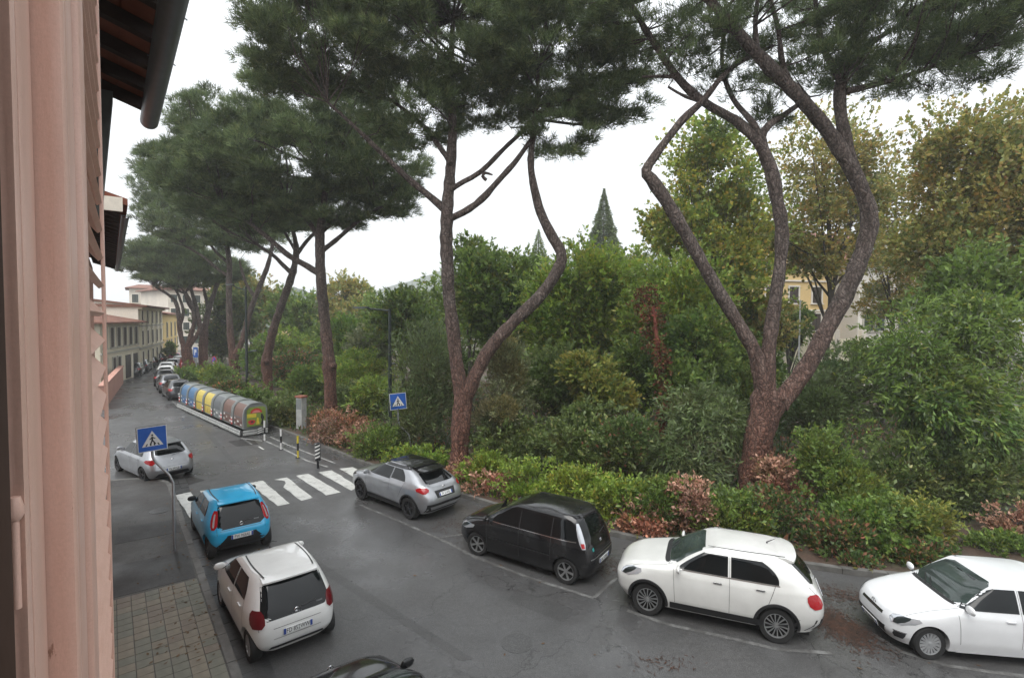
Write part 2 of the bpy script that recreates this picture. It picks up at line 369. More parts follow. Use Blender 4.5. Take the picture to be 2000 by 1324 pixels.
# rust-red needle litter washed into the gap between two white cars, and along the kerb
def litter_sheet(px, rx, ry, seed, mat):
    random.seed(seed); c = gp(*px); P = []
    for i in range(26):
        a = 2*pi*i/26; k = random.uniform(.65, 1.15); P.append((c.x+rx*k*math.cos(a), c.y+ry*k*math.sin(a)))
    return P
speckled('needle_litter', (.028, .018, .013), (.085, .038, .022), 7, .65, .6, 30, bdist=.02)
def needle_patch(label, px, sx, sy, n, seed, rot=0):
    rr = random.Random(seed); c = gp(*px); mb = MB()
    for i in range(n):
        x, y = rr.gauss(0, sx), rr.gauss(0, sy); x, y = x*math.cos(rot)-y*math.sin(rot), x*math.sin(rot)+y*math.cos(rot)
        a = rr.random()*6.28; l = rr.uniform(.03, .10); w = rr.uniform(.006, .022); u = Vector((math.cos(a), math.sin(a), 0)); v = Vector((-u.y, u.x, 0)); p = Vector((c.x+x, c.y+y, .006+rr.random()*.012))
        mb.add([p-u*l*.5-v*w*.5, p+u*l*.5-v*w*.3, p+u*l*.5+v*w*.3, p-u*l*.5+v*w*.5], [(0, 1, 2, 3)])
    o = mb.build('needle_litter', M['needle_litter']); tag(o, label, 'litter', kind='stuff')
needle_patch('rust brown pine needles washed between the two white cars', (1640, 1222), .24, .38, 2200, 3, .2)
needle_patch('pine needles lying in the gutter behind the white crossover', (1665, 1165), .55, .22, 600, 4, -.3)
needle_patch('pine needles on the asphalt off the rear of the black minivan', (1195, 1108), .45, .30, 450, 5, -.5)
needle_patch('pine needles along the kerb behind the silver crossover', (905, 1030), .6, .35, 350, 6, -.6)
needle_patch('scattered pine needles at the near end of the black minivan line', (1290, 1295), .30, .12, 80, 8)
# scattered dead leaves and paper
mb = MB(); random.seed(11)
for i in range(420):
    px = random.uniform(650, 1990); py = random.uniform(960, 1310)
    if i < 160: px, py = 300+random.gauss(0, 25)+(random.random()*130), random.uniform(960, 1310)
    p = gp(px, py)
    e = min(((p.x-g.x)**2+(p.y-g.y)**2)**.5 for g, d, n in gar)
    if i >= 160 and random.random() > math.exp(-e/2.0): continue
    s = random.uniform(.025, .06); a = random.random()*6.28; zz = .15 if i < 160 else .012
    u = Vector((math.cos(a), math.sin(a), 0))*s; w = Vector((-math.sin(a), math.cos(a), random.uniform(-.2, .3)))*s*.45; c = Vector((p.x, p.y, zz))
    mb.add([c-u, c+w, c+u, c-w], [(0, 1, 2, 3)])
speckled('dead_leaf', (.05, .03, .015), (.16, .09, .04), 3, .8, 0)
lf = mb.build('fallen_leaves', M['dead_leaf']); tag(lf, 'brown fallen leaves scattered over the pavement and parking strip', 'leaves', kind='stuff')
# far hills
def hill(name, pts, depth, mat, back):
    mb = MB(); P = []
    xs = np.linspace(pts[0][0], pts[-1][0], 70)
    ys = np.interp(xs, [p[0] for p in pts], [p[1] for p in pts])
    rowt = []; rowm = []; rowb = []; rowz = []
    for x, y in zip(xs, ys):
        y += random.uniform(-2.0, 2.0)
        t_ = at(x, y, depth+back); m_ = at(x, y, depth+back); m_ = Vector((t_.x*.85, depth+back*.45, t_.z*.55)); b_ = Vector((t_.x*.8, depth, -.5)); z_ = Vector((t_.x*1.1, depth+back*1.8, -.5))
        rowt.append(t_); rowm.append(m_); rowb.append(b_); rowz.append(z_)
    mb.grid([rowb, rowm, rowt, rowz]); o = mb.build(name, mat, smooth=60); tag(o, kind='structure'); return o
speckled('hill_wood', (.025, .045, .025), (.05, .07, .035), .02, .95, .9, .05, bdist=4)
hill('hill', [(560, 640), (640, 625), (700, 590), (740, 566), (790, 552), (850, 532), (900, 515), (960, 508), (1050, 505), (1150, 506), (1260, 500), (1330, 505), (1450, 470), (1600, 460), (1750, 455), (1900, 465), (2000, 500), (2050, 560)], 470, M['hill_wood'], 100)
hill('wooded_ridge', [(480, 640), (520, 590), (545, 566), (575, 560), (610, 572), (650, 575), (700, 588), (760, 610), (820, 640)], 190, M['hill_wood'], 60)
# ------------------------------------------------------------------ cars
def pchip(xs, ys, q):
    xs = np.asarray(xs, float); ys = np.asarray(ys, float); h = np.diff(xs); dl = np.diff(ys)/h; n = len(xs)
    d = np.zeros(n)
    for i in range(1, n-1):
        if dl[i-1]*dl[i] > 0:
            w1 = 2*h[i]+h[i-1]; w2 = h[i]+2*h[i-1]; d[i] = (w1+w2)/(w1/dl[i-1]+w2/dl[i])
    d[0] = dl[0]; d[-1] = dl[-1]
    q = np.clip(np.asarray(q, float), xs[0], xs[-1]); i = np.clip(np.searchsorted(xs, q)-1, 0, n-2)
    t = (q-xs[i])/h[i]; a = (1+2*t)*(1-t)**2; b = t*(1-t)**2; c = t*t*(3-2*t); e = t*t*(t-1)
    return a*ys[i]+b*h[i]*d[i]+c*ys[i+1]+e*h[i]*d[i+1]
class Shape:
    """Car body as a stack of rounded plan outlines. Local frame: +X forward, +Y left, Z up, origin mid-car on the ground."""
    def __init__(s, sp):
        s.sp = sp; s.L = sp['L']; s.z0 = sp['front'][0][1]; s.z1 = sp['front'][-1][1]; s.cx = sp.get('cx', -.1)
        s.fz = [p[1] for p in sp['front']]; s.fx = [s.L/2-p[0] for p in sp['front']]
        s.rz = [p[1] for p in sp['rear']]; s.rx = [s.L/2-p[0] for p in sp['rear']]
        s.wz = [p[1] for p in sp['wid']]; s.wx = [p[0] for p in sp['wid']]
    def lev(s, z):
        z = float(z); f = float(pchip(s.fz, s.fx, z)); r = float(pchip(s.rz, s.rx, z)); w = float(pchip(s.wz, s.wx, z))
        b = s.sp['belt']; k = min(max((z-b+.12)/.2, 0), 1)
        nf = 4.6*(1-k)+5.5*k; nr = s.sp.get('nr', 6.5)*(1-k)+6.0*k
        return f, r, w, nf, nr
    def pos(s, z, th):
        f, r, w, nf, nr = s.lev(z); c, sn = math.cos(th), math.sin(th)
        if c >= 0: x = s.cx+(f-s.cx)*abs(c)**(2/nf); y = w*abs(sn)**(2/nf)
        else: x = s.cx-(s.cx-r)*abs(c)**(2/nr); y = w*abs(sn)**(2/nr)
        return Vector((x, y*(1 if sn >= 0 else -1), z + s.flare(x, z)*0))
    def flare(s, x, z): return 0
    def bulge(s, x, z):                       # muscular arches
        b = s.sp.get('arch_bulge', 0)
        if not b: return 0
        o = 0
        for ax in (s.L/2-s.sp['ax'][0], s.L/2-s.sp['ax'][1]):
            d = ((x-ax)/.62)**2+((z-.45)/.42)**2
            o += b*math.exp(-d*1.6)
        return o
    def side(s, x, z, off=0):
        f, r, w, nf, nr = s.lev(z)
        if x >= s.cx: u = min((x-s.cx)/(f-s.cx), 1); y = w*max(1-u**nf, 0)**(1/nf)
        else: u = min((s.cx-x)/(s.cx-r), 1); y = w*max(1-u**nr, 0)**(1/nr)
        return y+off+s.bulge(x, z)
    def front(s, y, z, off=0):
        f, r, w, nf, nr = s.lev(z); u = min(abs(y)/w, 1); return s.cx+(f-s.cx)*max(1-u**nf, 0)**(1/nf)+off
    def rear(s, y, z, off=0):
        f, r, w, nf, nr = s.lev(z); u = min(abs(y)/w, 1); return s.cx-(s.cx-r)*max(1-u**nr, 0)**(1/nr)-off
    def levels(s, n):
        z = np.linspace(s.z0, s.z1, 600); f = pchip(s.fz, s.fx, z); r = pchip(s.rz, s.rx, z); w = pchip(s.wz, s.wx, z)
        a = np.concatenate([[0], np.cumsum(np.sqrt(np.diff(z)**2+.35*np.diff(f)**2+.35*np.diff(r)**2+np.diff(w)**2))])
        return np.interp(np.linspace(0, a[-1], n), a, z)
    def body_mesh(s, nz=56, nt=96):
        mb = MB(); rows = []
        for z in s.levels(nz):
            rr = []
            for j in range(nt):
                p = s.pos(z, 2*pi*(j+.5)/nt); b = s.bulge(p.x, p.z)
                if b: p.y += b*(1 if p.y > 0 else -1)*min(1, abs(p.y)/s.lev(z)[2])**6
                rr.append(p)
            rows.append(rr)
        f, r, w, nf, nr = s.lev(s.z1); top = rows[-1]; cxr = (f+r)/2; crown = s.sp.get('crown', .05)
        for k in (.97, .92, .84, .72, .57, .4, .2):
            rows.append([Vector((cxr+(p.x-cxr)*k, p.y*k, s.roofz(cxr+(p.x-cxr)*k, p.y*k))) for p in top])
        n = nt
        mb.add([p for rr in rows for p in rr], [(i*n+j, i*n+(j+1) % n, (i+1)*n+(j+1) % n, (i+1)*n+j) for i in range(len(rows)-1) for j in range(n)])
        mb.f.append(tuple(reversed(range(n)))); k = len(mb.v); mb.v.append((cxr, 0, s.z1+crown))
        b = (len(rows)-1)*n
        for j in range(n): mb.f.append((b+j, b+(j+1) % n, k))
        return mb
    def roofz(s, x, y):
        f, r, w, nf, nr = s.lev(s.z1); cxr = (f+r)/2
        a = f-cxr; u = min(abs(x-cxr)/a, 1); v = min(abs(y)/w, 1)
        return s.z1+s.sp.get('crown', .05)*(1-u**2.2)*(1-v**2.2)
    # patches laid on the surface -------------------------------------------------
    def p_side(s, sg, rows, off=.005, n=14):   # rows: (z, xa, xb) in metres from the front
        G = []
        for z, a, b in rows:
            xs = [s.L/2-(a+(b-a)*i/n) for i in range(n+1)]
            G.append([(x, sg*s.side(x, z, off), z) for x in xs])
        return MB().grid(G if sg > 0 else [list(reversed(g)) for g in G])
    def p_end(s, which, rows, off=.005, n=16): # rows: (z, ya, yb)
        G = []
        for z, a, b in rows:
            ys = [a+(b-a)*i/n for i in range(n+1)]
            G.append([((s.front if which == 'f' else s.rear)(y, z, off), y, z) for y in ys])
        return MB().grid([list(reversed(g)) for g in G] if which == 'f' else G)
    def p_th(s, rows, off=.006, n=16):         # rows: (z, tha, thb) degrees round the outline, 0 front, 90 left, 180 rear
        G = []
        for z, a, b in rows:
            g = []
            for i in range(n+1):
                th = R(a+(b-a)*i/n); p = s.pos(z, th); e = 1e-3
                q = s.pos(z, th+e)-s.pos(z, th-e); nn = Vector((q.y, -q.x, 0)); nn.normalize()
                bl = s.bulge(p.x, p.z)*min(1, abs(p.y)/s.lev(z)[2])**6; p.y += bl*(1 if p.y > 0 else -1)
                g.append(p+nn*off)
            G.append(g)
        return MB().grid([list(reversed(g)) for g in G])
def lin(z0, z1, a0, a1, b0, b1, n=8, ca=0, cb=0):
    out = []
    for i in range(n+1):
        f = i/n; out.append((z0+(z1-z0)*f, a0+(a1-a0)*f+ca*4*f*(1-f), b0+(b1-b0)*f+cb*4*f*(1-f)))
    return out
def rounded(rows, fr=.18):                     # pull in both ends of first/last rows for rounded patch corners
    n = len(rows)-1; out = []
    for i, (z, a, b) in enumerate(rows):
        f = i/n; e = max(0, fr-min(f, 1-f))/fr; k = 1-math.sqrt(max(1-e*e, 0)); w = (b-a)*.10
        out.append((z, a+w*k, b-w*k))
    return out
def make_wheel_meshes(r, width, style, rimr, key, cache={}):
    kk = (r, width, style, rimr)
    if kk in cache: return cache[kk]
    prof = [(rimr*.98, -.5), (r*.94, -.5), (r*.985, -.42), (r, -.25), (r, .25), (r*.985, .42), (r*.94, .5), (rimr, .48), (rimr*.97, .40)]
    n = 36; mb = MB()
    G = [[(pr*math.cos(2*pi*j/n), w*width, pr*math.sin(2*pi*j/n)) for j in range(n+1)] for pr, w in prof]
    mb.grid(G); tyre = mb.mesh('tyre', smooth=40)
    mb = MB().disc((0, width*.18, 0), (0, 0, 1), (1, 0, 0), rimr*.99, 28); mb.disc((0, -width*.45, 0), (1, 0, 0), (0, 0, 1), rimr*.99, 28); drum = mb.mesh('wheel')
    mb = MB()
    G = [[(pr*math.cos(2*pi*j/n), w, pr*math.sin(2*pi*j/n)) for j in range(n+1)] for pr, w in ((rimr*.985, width*.30), (rimr*.985, width*.44), (rimr*.93, width*.43), (rimr*.90, width*.3))]
    mb.grid(G)
    hub = [[(pr*math.cos(2*pi*j/18), w, pr*math.sin(2*pi*j/18)) for j in range(19)] for pr, w in ((rimr*.20, width*.2), (rimr*.19, width*.40), (rimr*.14, width*.43), (.001, width*.435))]
    mb.grid(hub)
    N, w0, w1, tw = {'multi': (14, .055, .115, .10), 'five': (5, .20, .16, 0), 'ten': (10, .08, .12, 0), 'six': (6, .17, .27, 0), 'cap': (16, .12, .25, .04), 'seven': (7, .15, .16, 0)}[style]
    for k in range(N):
        a = 2*pi*k/N; P = []
        for (rr, ww, yy, ta) in ((.15, w0, .40, 0), (.55, (w0+w1)/2, .41, tw*.5), (.93, w1, .42, tw)):
            ca, sa = math.cos(a+ta), math.sin(a+ta); u = Vector((ca, 0, sa)); v = Vector((-sa, 0, ca))
            c = u*rimr*rr
            P.append([c-v*rimr*ww/2+Vector((0, width*(yy-.10), 0)), c-v*rimr*ww*.42+Vector((0, width*yy, 0)), c+v*rimr*ww*.42+Vector((0, width*yy, 0)), c+v*rimr*ww/2+Vector((0, width*(yy-.10), 0))])
        mb.grid(P)
    rim = mb.mesh('rim', smooth=35); cache[kk] = (drum, tyre, rim); return cache[kk]
def text_mesh(txt, size):
    cu = bpy.data.curves.new('lettering', 'FONT'); cu.body = txt; cu.size = size; cu.align_x = 'CENTER'; cu.align_y = 'CENTER'
    cu.extrude = .0008; cu.resolution_u = 2
    o = bpy.data.objects.new('lettering', cu); COL.objects.link(o); dg = bpy.context.evaluated_depsgraph_get()
    me = bpy.data.meshes.new_from_object(o.evaluated_get(dg)); bpy.data.objects.remove(o); return me
def cut_arches(mb, sp):
    me = mb.mesh('body'); o = bpy.data.objects.new('body', me); COL.objects.link(o); cut = MB(); L = sp['L']
    for ax in sp['ax']:
        r = sp['wr']+sp.get('gap', .045); n = 40; x = L/2-ax
        v = [(x+r*math.cos(2*pi*i/n), y, sp['wr']+r*math.sin(2*pi*i/n)) for y in (-1.3, 1.3) for i in range(n)]
        cut.add(v, [tuple(range(n)), tuple(reversed(range(n, 2*n)))]+[(i, n+i, n+(i+1) % n, (i+1) % n) for i in range(n)])
    cm = cut.mesh('cut'); bm = bmesh.new(); bm.from_mesh(cm); bmesh.ops.recalc_face_normals(bm, faces=bm.faces); bm.to_mesh(cm); bm.free()
    bm = bmesh.new(); bm.from_mesh(me); bmesh.ops.recalc_face_normals(bm, faces=bm.faces); bm.to_mesh(me); bm.free()
    c = bpy.data.objects.new('cut', cm); COL.objects.link(c)
    md = o.modifiers.new('b', 'BOOLEAN'); md.operation = 'DIFFERENCE'; md.object = c; md.solver = 'EXACT'
    dg = bpy.context.evaluated_depsgraph_get(); dg.update(); out = bpy.data.meshes.new_from_object(o.evaluated_get(dg))
    bpy.data.objects.remove(o); bpy.data.objects.remove(c); out.materials.clear()
    out.polygons.foreach_set('use_smooth', [True]*len(out.polygons)); out.set_sharp_from_angle(angle=R(32)); return out
def build_car(sp, name, label, group=None, cat='car'):
    S = Shape(sp); L = sp['L']; root = empty(name, label=label, cat=cat, group=group); P = M[sp['paint']]
    lo = sp.get('lod', 0)
    mb = S.body_mesh(*((34, 48) if lo else (58, 96)))
    body = link_mesh('body', cut_arches(mb, sp), P, root)
    # underbody fills the wheel tunnels in the middle
    u = MB().box((0, 0, .36), (L*.86, sp['W']-.52, .36)); u.build('underbody', M['underbody_black'], root)
    X = lambda x: L/2-x
    # windows ------------------------------------------------------------------
    if 'roofpanel' in sp:
        f, r, w, nf, nr = S.lev(S.z1); G = []
        a, b, ww = sp['roofpanel'][:3]
        for i in range(15):
            x = X(a+(b-a)*i/14); G.append([(x, y, S.roofz(x, y)+.006) for y in np.linspace(ww, -ww, 13)])
        MB().grid(G).build('roof_panel', M[sp['roofpanel'][3]], root, smooth=60)
    z0, z1, yf, yt = sp['screen']
    S.p_end('f', rounded(lin(z0, z1, -yf, -yt, yf, yt, 10), .10), .006).build('windscreen', M['glass_screen'], root, smooth=60)
    z0, z1, yf, yt = sp['rearwin']
    rw = S.p_end('r', rounded(lin(z0, z1, -yf, -yt, yf, yt, 10), sp.get('rw_round', .14)), .007).build('rear_window', M['glass_dark'], root, smooth=60)
    if 'hatchglass' in sp:                     # black panel round the rear window
        z0, z1, yf, yt = sp['hatchglass']; S.p_end('r', rounded(lin(z0, z1, -yf, -yt, yf, yt, 8), .1), .0045).build('hatch_panel', M['glass_dark'], root, smooth=60)
    for sg in (1, -1):
        for w in sp['side']:
            z0, z1, a0, a1, b0, b1 = w[:6]; rows = lin(z0, z1, a0, a1, b0, b1, 10, *(w[6:8] if len(w) > 6 else (0, 0)))
            if len(w) > 8: rows = [(z+w[8]*((a+b)/2-w[9])*0, a, b) for z, a, b in rows]
            S.p_side(sg, rows, .006).build('side_window', M[sp.get('sideglass', 'glass_dark')], root, smooth=60)
        for (za, zb, xa, xb, wd) in sp.get('seams', []):
            S.p_side(sg, lin(za, zb, xa, xb, xa+wd, xb+wd, 12), .003, 1).build('door_seam', M['seam_black'], root, smooth=60)
        for (x, z) in sp.get('handles', []):
            y = S.side(X(x), z)
            h = MB().box((X(x), sg*(y+.018), z), (.17, .022, .026)); h.box((X(x)+.07, sg*(y+.006), z), (.02, .03, .02)); h.box((X(x)-.07, sg*(y+.006), z), (.02, .03, .02))
            h.build('door_handle', M[sp.get('handlemat', sp['paint'])], root, smooth=40, bevel=.006)
        if 'belt_trim' in sp:
            za, zb, xa, xb, mm = sp['belt_trim']
            S.p_side(sg, lin(za, zb, xa, xa, xb, xb, 1), .009, 24).build('belt_trim', M[mm], root, smooth=60)
        for (za, zb, xa, xb, mm) in sp.get('sills', []):
            S.p_side(sg, lin(za, zb, xa, xa, xb, xb, 4), .014, 24).build('sill_trim', M[mm], root, smooth=60)
        if 'archtrim' in sp:
            aw = sp['archtrim']
            for ax in sp['ax']:
                G = []; r0 = sp['wr']+sp.get('gap', .045)-.002
                for i in range(29):
                    a = R(-16+212*i/28); g = []
                    for rr, of in ((r0, -.06), (r0, .016), (r0+aw*.85, .016), (r0+aw, .004)):
                        x = X(ax)+rr*math.cos(a); z = max(sp['wr']+rr*math.sin(a), S.z0+.02); x = min(max(x, -L/2+.04), L/2-.04)
                        g.append((x, sg*(S.side(x, z)+of), z))
                    G.append(g if sg > 0 else list(reversed(g)))
                MB().grid(G).build('wheel_arch_trim', M['black_plastic'], root, smooth=50)
        # mirrors
        mx, mz, mm = sp['mirror']; y = S.side(X(mx), mz); c = Vector((X(mx), sg*(y+.13), mz+.03))
        mbm = MB(); nn = 12; Gm = []
        for i in range(9):
            t = -1+2*i/8; k = math.sqrt(max(1-abs(t)**2.6, 0.0))
            Gm.append([(c.x+.055*k*math.cos(2*pi*j/nn)*(1 if math.cos(2*pi*j/nn) > 0 else .5), c.y+.115*t, c.z+.075*k*math.sin(2*pi*j/nn)) for j in range(nn+1)])
        mbm.grid(Gm); mo = mbm.build('wing_mirror', M[mm], root, smooth=60)
        MB().tube([(c.x+.01, sg*(y-.03), mz-.03), (c.x, c.y, c.z-.04)], [.028, .02], 6).build('mirror_arm', M['black_plastic'], mo)
        # lamps
        for rows in (sp['tail'],):
            q = rows['rows']
            rr = [(z, a, b) if sg > 0 else (z, 360-b, 360-a) for z, a, b in q]
            tl = S.p_th(rounded(rr, .2), .012).build('tail_light', M[rows['mat']], root, smooth=60)
            if 'inner' in rows:
                rr = [(z, a, b) if sg > 0 else (z, 360-b, 360-a) for z, a, b in rows['inner']]; S.p_th(rr, .016, 6).build('light_insert', M[rows.get('imat', 'lamp_clear')], tl, smooth=60)
        rr = [(z, a, b) if sg > 0 else (z, 360-b, 360-a) for z, a, b in sp['head']]
        hl = S.p_th(rounded(rr, .25), .010).build('headlight', M['lamp_clear'], root, smooth=60)
        rr2 = [(z*.9+(rr[0][0]+rr[-1][0])/2*.1, a+(b-a)*.22, a+(b-a)*.66) for z, a, b in rr]
        S.p_th(rounded(rr2, .3), .013, 8).build('lamp_bulb', M['glass_mid'], hl, smooth=60)
    # rear / front panels given as end patches: (name, which, rows, mat, off)
    for nm, wh, rows, mm, off in sp.get('panels', []):
        S.p_end(wh, rows, off).build(nm, M[mm], root, smooth=60)
    if not lo:
        zs0 = sp['screen'][0]; yb = sp['screen'][2]
        S.p_end('f', lin(zs0-.022, zs0-.001, -yb*.98, -yb*.98, yb*.98, yb*.98, 2), .004).build('cowl', M['black_plastic'], root, smooth=60)
        hs = sp['belt']-.22
        for sg in (1, -1):
            yy = sg*yb*1.02
            S.p_end('f', lin(hs, zs0-.03, yy*.93, yy, yy*.93+.007, yy+.007, 16), .003, 1).build('bonnet_seam', M['seam_black'], root, smooth=60)
            yr = sg*(sp['rearwin'][2]+.06)
            S.p_end('r', lin(sp['plate_r']+.09, sp['rearwin'][0], yr*.98, yr, yr*.98+.006, yr+.006, 8), .003, 1).build('tailgate_seam', M['seam_black'], root, smooth=60)
            wz = zs0+.03
            MB().tube([(S.front(sg*.08-.1, wz-.03, .02), sg*.08-.1, wz-.03), (S.front(sg*.08-.38, wz+.05, .014), sg*.08-.38, wz+.05)], [.010, .006], 5).build('windscreen_wiper', M['black_plastic'], root)
    # plates
    for wh in ('r', 'f'):
        z = sp['plate_'+wh]; x = (S.rear if wh == 'r' else S.front)(0, z)
        sl = ((S.rear if wh == 'r' else S.front)(0, z+.05)-(S.rear if wh == 'r' else S.front)(0, z-.05))/.1
        sgx = -1 if wh == 'r' else 1
        rot = Matrix.Rotation(math.atan(sl), 3, 'Y')
        o = MB().box((0, 0, 0), (.012, .52, .112)).build('number_plate', M['plate_white'], root, bevel=.003)
        o.location = (x+sgx*.014, 0, z); o.rotation_euler = (0, math.atan(sl), 0)
        if not lo:
            for sy in (-1, 1): MB().box((sgx*.0068, sy*.236, 0), (.003, .042, .106)).build('plate_band', M['plate_blue'], o)
            t = link_mesh('lettering', text_mesh(sp['text'], .118), M['letter_black'], o)
            t.location = (sgx*.0075, 0, -.002); t.rotation_euler = (pi/2, 0, -pi/2 if wh == 'r' else pi/2); t.scale = (.70, 1, 1)
    # wheels
    drum, tyre, rim = make_wheel_meshes(sp['wr'], sp.get('ww', .19), sp['rim'], sp['rimr'], 0)
    for i, ax in enumerate(sp['ax']):
        for sg in (1, -1):
            y = S.side(X(ax), sp['wr']+.12)-sp.get('ww', .19)*.5-sp.get('inset', .02)
            w = link_mesh('wheel', drum, M['underbody_black'], root); w.location = (X(ax), sg*y, sp['wr'])
            w.rotation_euler = (0, .6*i+.3, (0 if sg > 0 else pi) + (sp.get('steer', 0) if i == 0 else 0))
            link_mesh('tyre', tyre, M['tyre_rubber'], w); link_mesh('rim', rim, M[sp.get('rimmat', 'alloy')], w)
    for nm, fn in sp.get('extra', []): fn(S, root, X)
    return root
def place(root, rear_px, front_px, sp, sx=1, sz=1):
    """Set the car down by where its two left tyres meet the ground."""
    a = gp(*rear_px); b = gp(*front_px); place_xy(root, a, b, sp, sx, sz)
def place_xy(root, a, b, sp, sx=1, sz=1):
    d = (b-a); d.z = 0; h = math.atan2(d.y, d.x); d.normalize(); n = Vector((-d.y, d.x, 0)); L = sp['L']
    mid = (a+b)/2; axm = sx*(L/2-(sp['ax'][0]+sp['ax'][1])/2); root.scale = (sx, 1, sz)
    root.location = mid - d*axm - n*(sp['W']/2-.09); root.rotation_euler = (0, 0, h)
def antenna(x, l=.22, lean=.9):
    def fn(S, root, X):
        z = S.roofz(X(x), 0); p = Vector((X(x), 0, z))
        MB().tube([p, p+Vector((.01, 0, .02)), p+Vector((-l*math.sin(lean), 0, l*math.cos(lean)))], [.022, .012, .004], 6).build('antenna', M['black_plastic'], root)
    return ('antenna', fn)
def roofgrooves(y, xa, xb, mat='seam_black', w=.014, lift=.003):
    def fn(S, root, X):
        for sg in (1, -1):
            G = []
            for i in range(21):
                x = X(xa+(xb-xa)*i/20); yy = sg*y*(1-.10*((i-8)/12)**2)
                G.append([(x, yy+w, S.roofz(x, yy+w)+lift), (x, yy-w, S.roofz(x, yy-w)+lift)])
            MB().grid(G).build('roof_groove', M[mat], root)
    return ('g', fn)
def emblem(z, r=.05, which='r', mat='chrome'):
    def fn(S, root, X):
        x = (S.rear if which == 'r' else S.front)(0, z); k = -1 if which == 'r' else 1; mb = MB(); c = Vector((x+k*.012, 0, z))
        for i in range(14):
            a = 2*pi*i/14; b = 2*pi*(i+1)/14
            mb.tube([c+Vector((0, math.cos(a)*r*1.2, math.sin(a)*r)), c+Vector((0, math.cos(b)*r*1.2, math.sin(b)*r))], .008, 5)
        mb.tube([c-Vector((0, 0, r)), c+Vector((0, 0, r))], .007, 5); mb.build('emblem', M[mat], root)
    return ('e', fn)
def badge(z, y, w, mat='chrome', h=.03):
    def fn(S, root, X):
        x = S.rear(y, z); mb = MB()
        for i in range(5): mb.box((x-.010, y-w/2+w*i/4, z), (.006, w/6.5, h))
        mb.build('badge', M[mat], root)
    return ('b', fn)
def wiper(z, y0, y1, dz=.06):
    def fn(S, root, X):
        MB().tube([(S.rear(y0, z, .02), y0, z), (S.rear((y0+y1)/2, z+dz*.6, .025), (y0+y1)/2, z+dz*.6), (S.rear(y1, z+dz, .018), y1, z+dz)], [.012, .008, .005], 5).build('rear_wiper', M['black_plastic'], root)
    return ('w', fn)
def spoiler(xa, xb, z, w, mat, thick=.03):
    def fn(S, root, X):
        mb = MB(); G = []
        for i in range(13):
            y = -w+2*w*i/12; e = .09*(abs(y)/w)**3
            dz = -.03*(abs(y)/w)**2.5
            G.append([(X(xa), y, z-.004+dz), (X(xa*.6+xb*.4), y, z-.002+dz), (X(xb-e), y, z-.038+dz), (X(xb-e), y, z-.038-thick+dz), (X(xa), y, z-.05-thick+dz)])
        mb.grid(G); mb.f.append((0, 1, 2, 3, 4)); k = 12*5; mb.f.append((k+4, k+3, k+2, k+1, k)); mb.build('roof_spoiler', M[mat], root, smooth=40)
    return ('s', fn)
SPEC = {}
SPEC['mini_white'] = dict(L=3.475, W=1.615, paint='paint_white', belt=.98, wr=.29, ax=(.70, 3.04), rim='ten', rimr=.19, rimmat='hubcap_silver', cx=0, crown=.05,
    front=[(.12, .2), (.0, .42), (.03, .6), (.16, .76), (.5, .90), (.88, .985), (1.2, 1.18), (1.62, 1.375), (1.78, 1.415)],
    rear=[(3.36, .2), (3.46, .38), (3.475, .55), (3.45, .72), (3.41, .84), (3.36, .95), (3.24, 1.14), (3.06, 1.34), (2.96, 1.415)],
    wid=[(.74, .2), (.80, .42), (.807, .65), (.79, .86), (.755, 1.0), (.68, 1.2), (.60, 1.36), (.55, 1.415)],
    screen=(1.0, 1.37, .62, .52), rearwin=(.90, 1.345, .60, .50), hatchglass=(.80, 1.36, .64, .52), rw_round=.12,
    side=[(1.0, 1.335, 1.05, 1.56, 2.02, 2.02, 0, 0), (1.02, 1.335, 2.08, 2.08, 2.78, 2.60, 0, .05)],
    seams=[(.36, 1.34, 2.05, 2.05, .007), (.36, .98, 1.02, .98, .007), (.52, 1.02, 2.86, 2.78, .009)], handles=[(1.85, .86), (2.62, .89)], mirror=(1.02, .99, 'paint_white'),
    tail=dict(mat='tail_dark_red', rows=[(.70, 133, 160), (.76, 128, 163), (.84, 126, 163), (.92, 127, 160), (.98, 130, 156)]),
    head=[(.62, 30, 56), (.70, 30, 62), (.78, 33, 64)], plate_r=.56, plate_f=.42, text='FD 852WW',
    panels=[('bumper_insert', 'r', lin(.27, .33, -.50, -.46, .50, .46, 2), 'black_plastic', .006), ('hatch_line', 'r', lin(.655, .663, -.42, -.42, .42, .42, 1), 'seam_black', .005), ('bumper_line', 'r', lin(.47, .477, -.42, -.42, .42, .42, 1), 'seam_black', .005)],
    extra=[antenna(1.72, .06, .2), roofgrooves(.50, 1.78, 2.98), emblem(.86, .034), badge(.815, 0, .15), badge(.88, -.42, .09), spoiler(2.82, 3.17, 1.43, .50, 'paint_white'), wiper(.89, -.1, -.36, .03)])
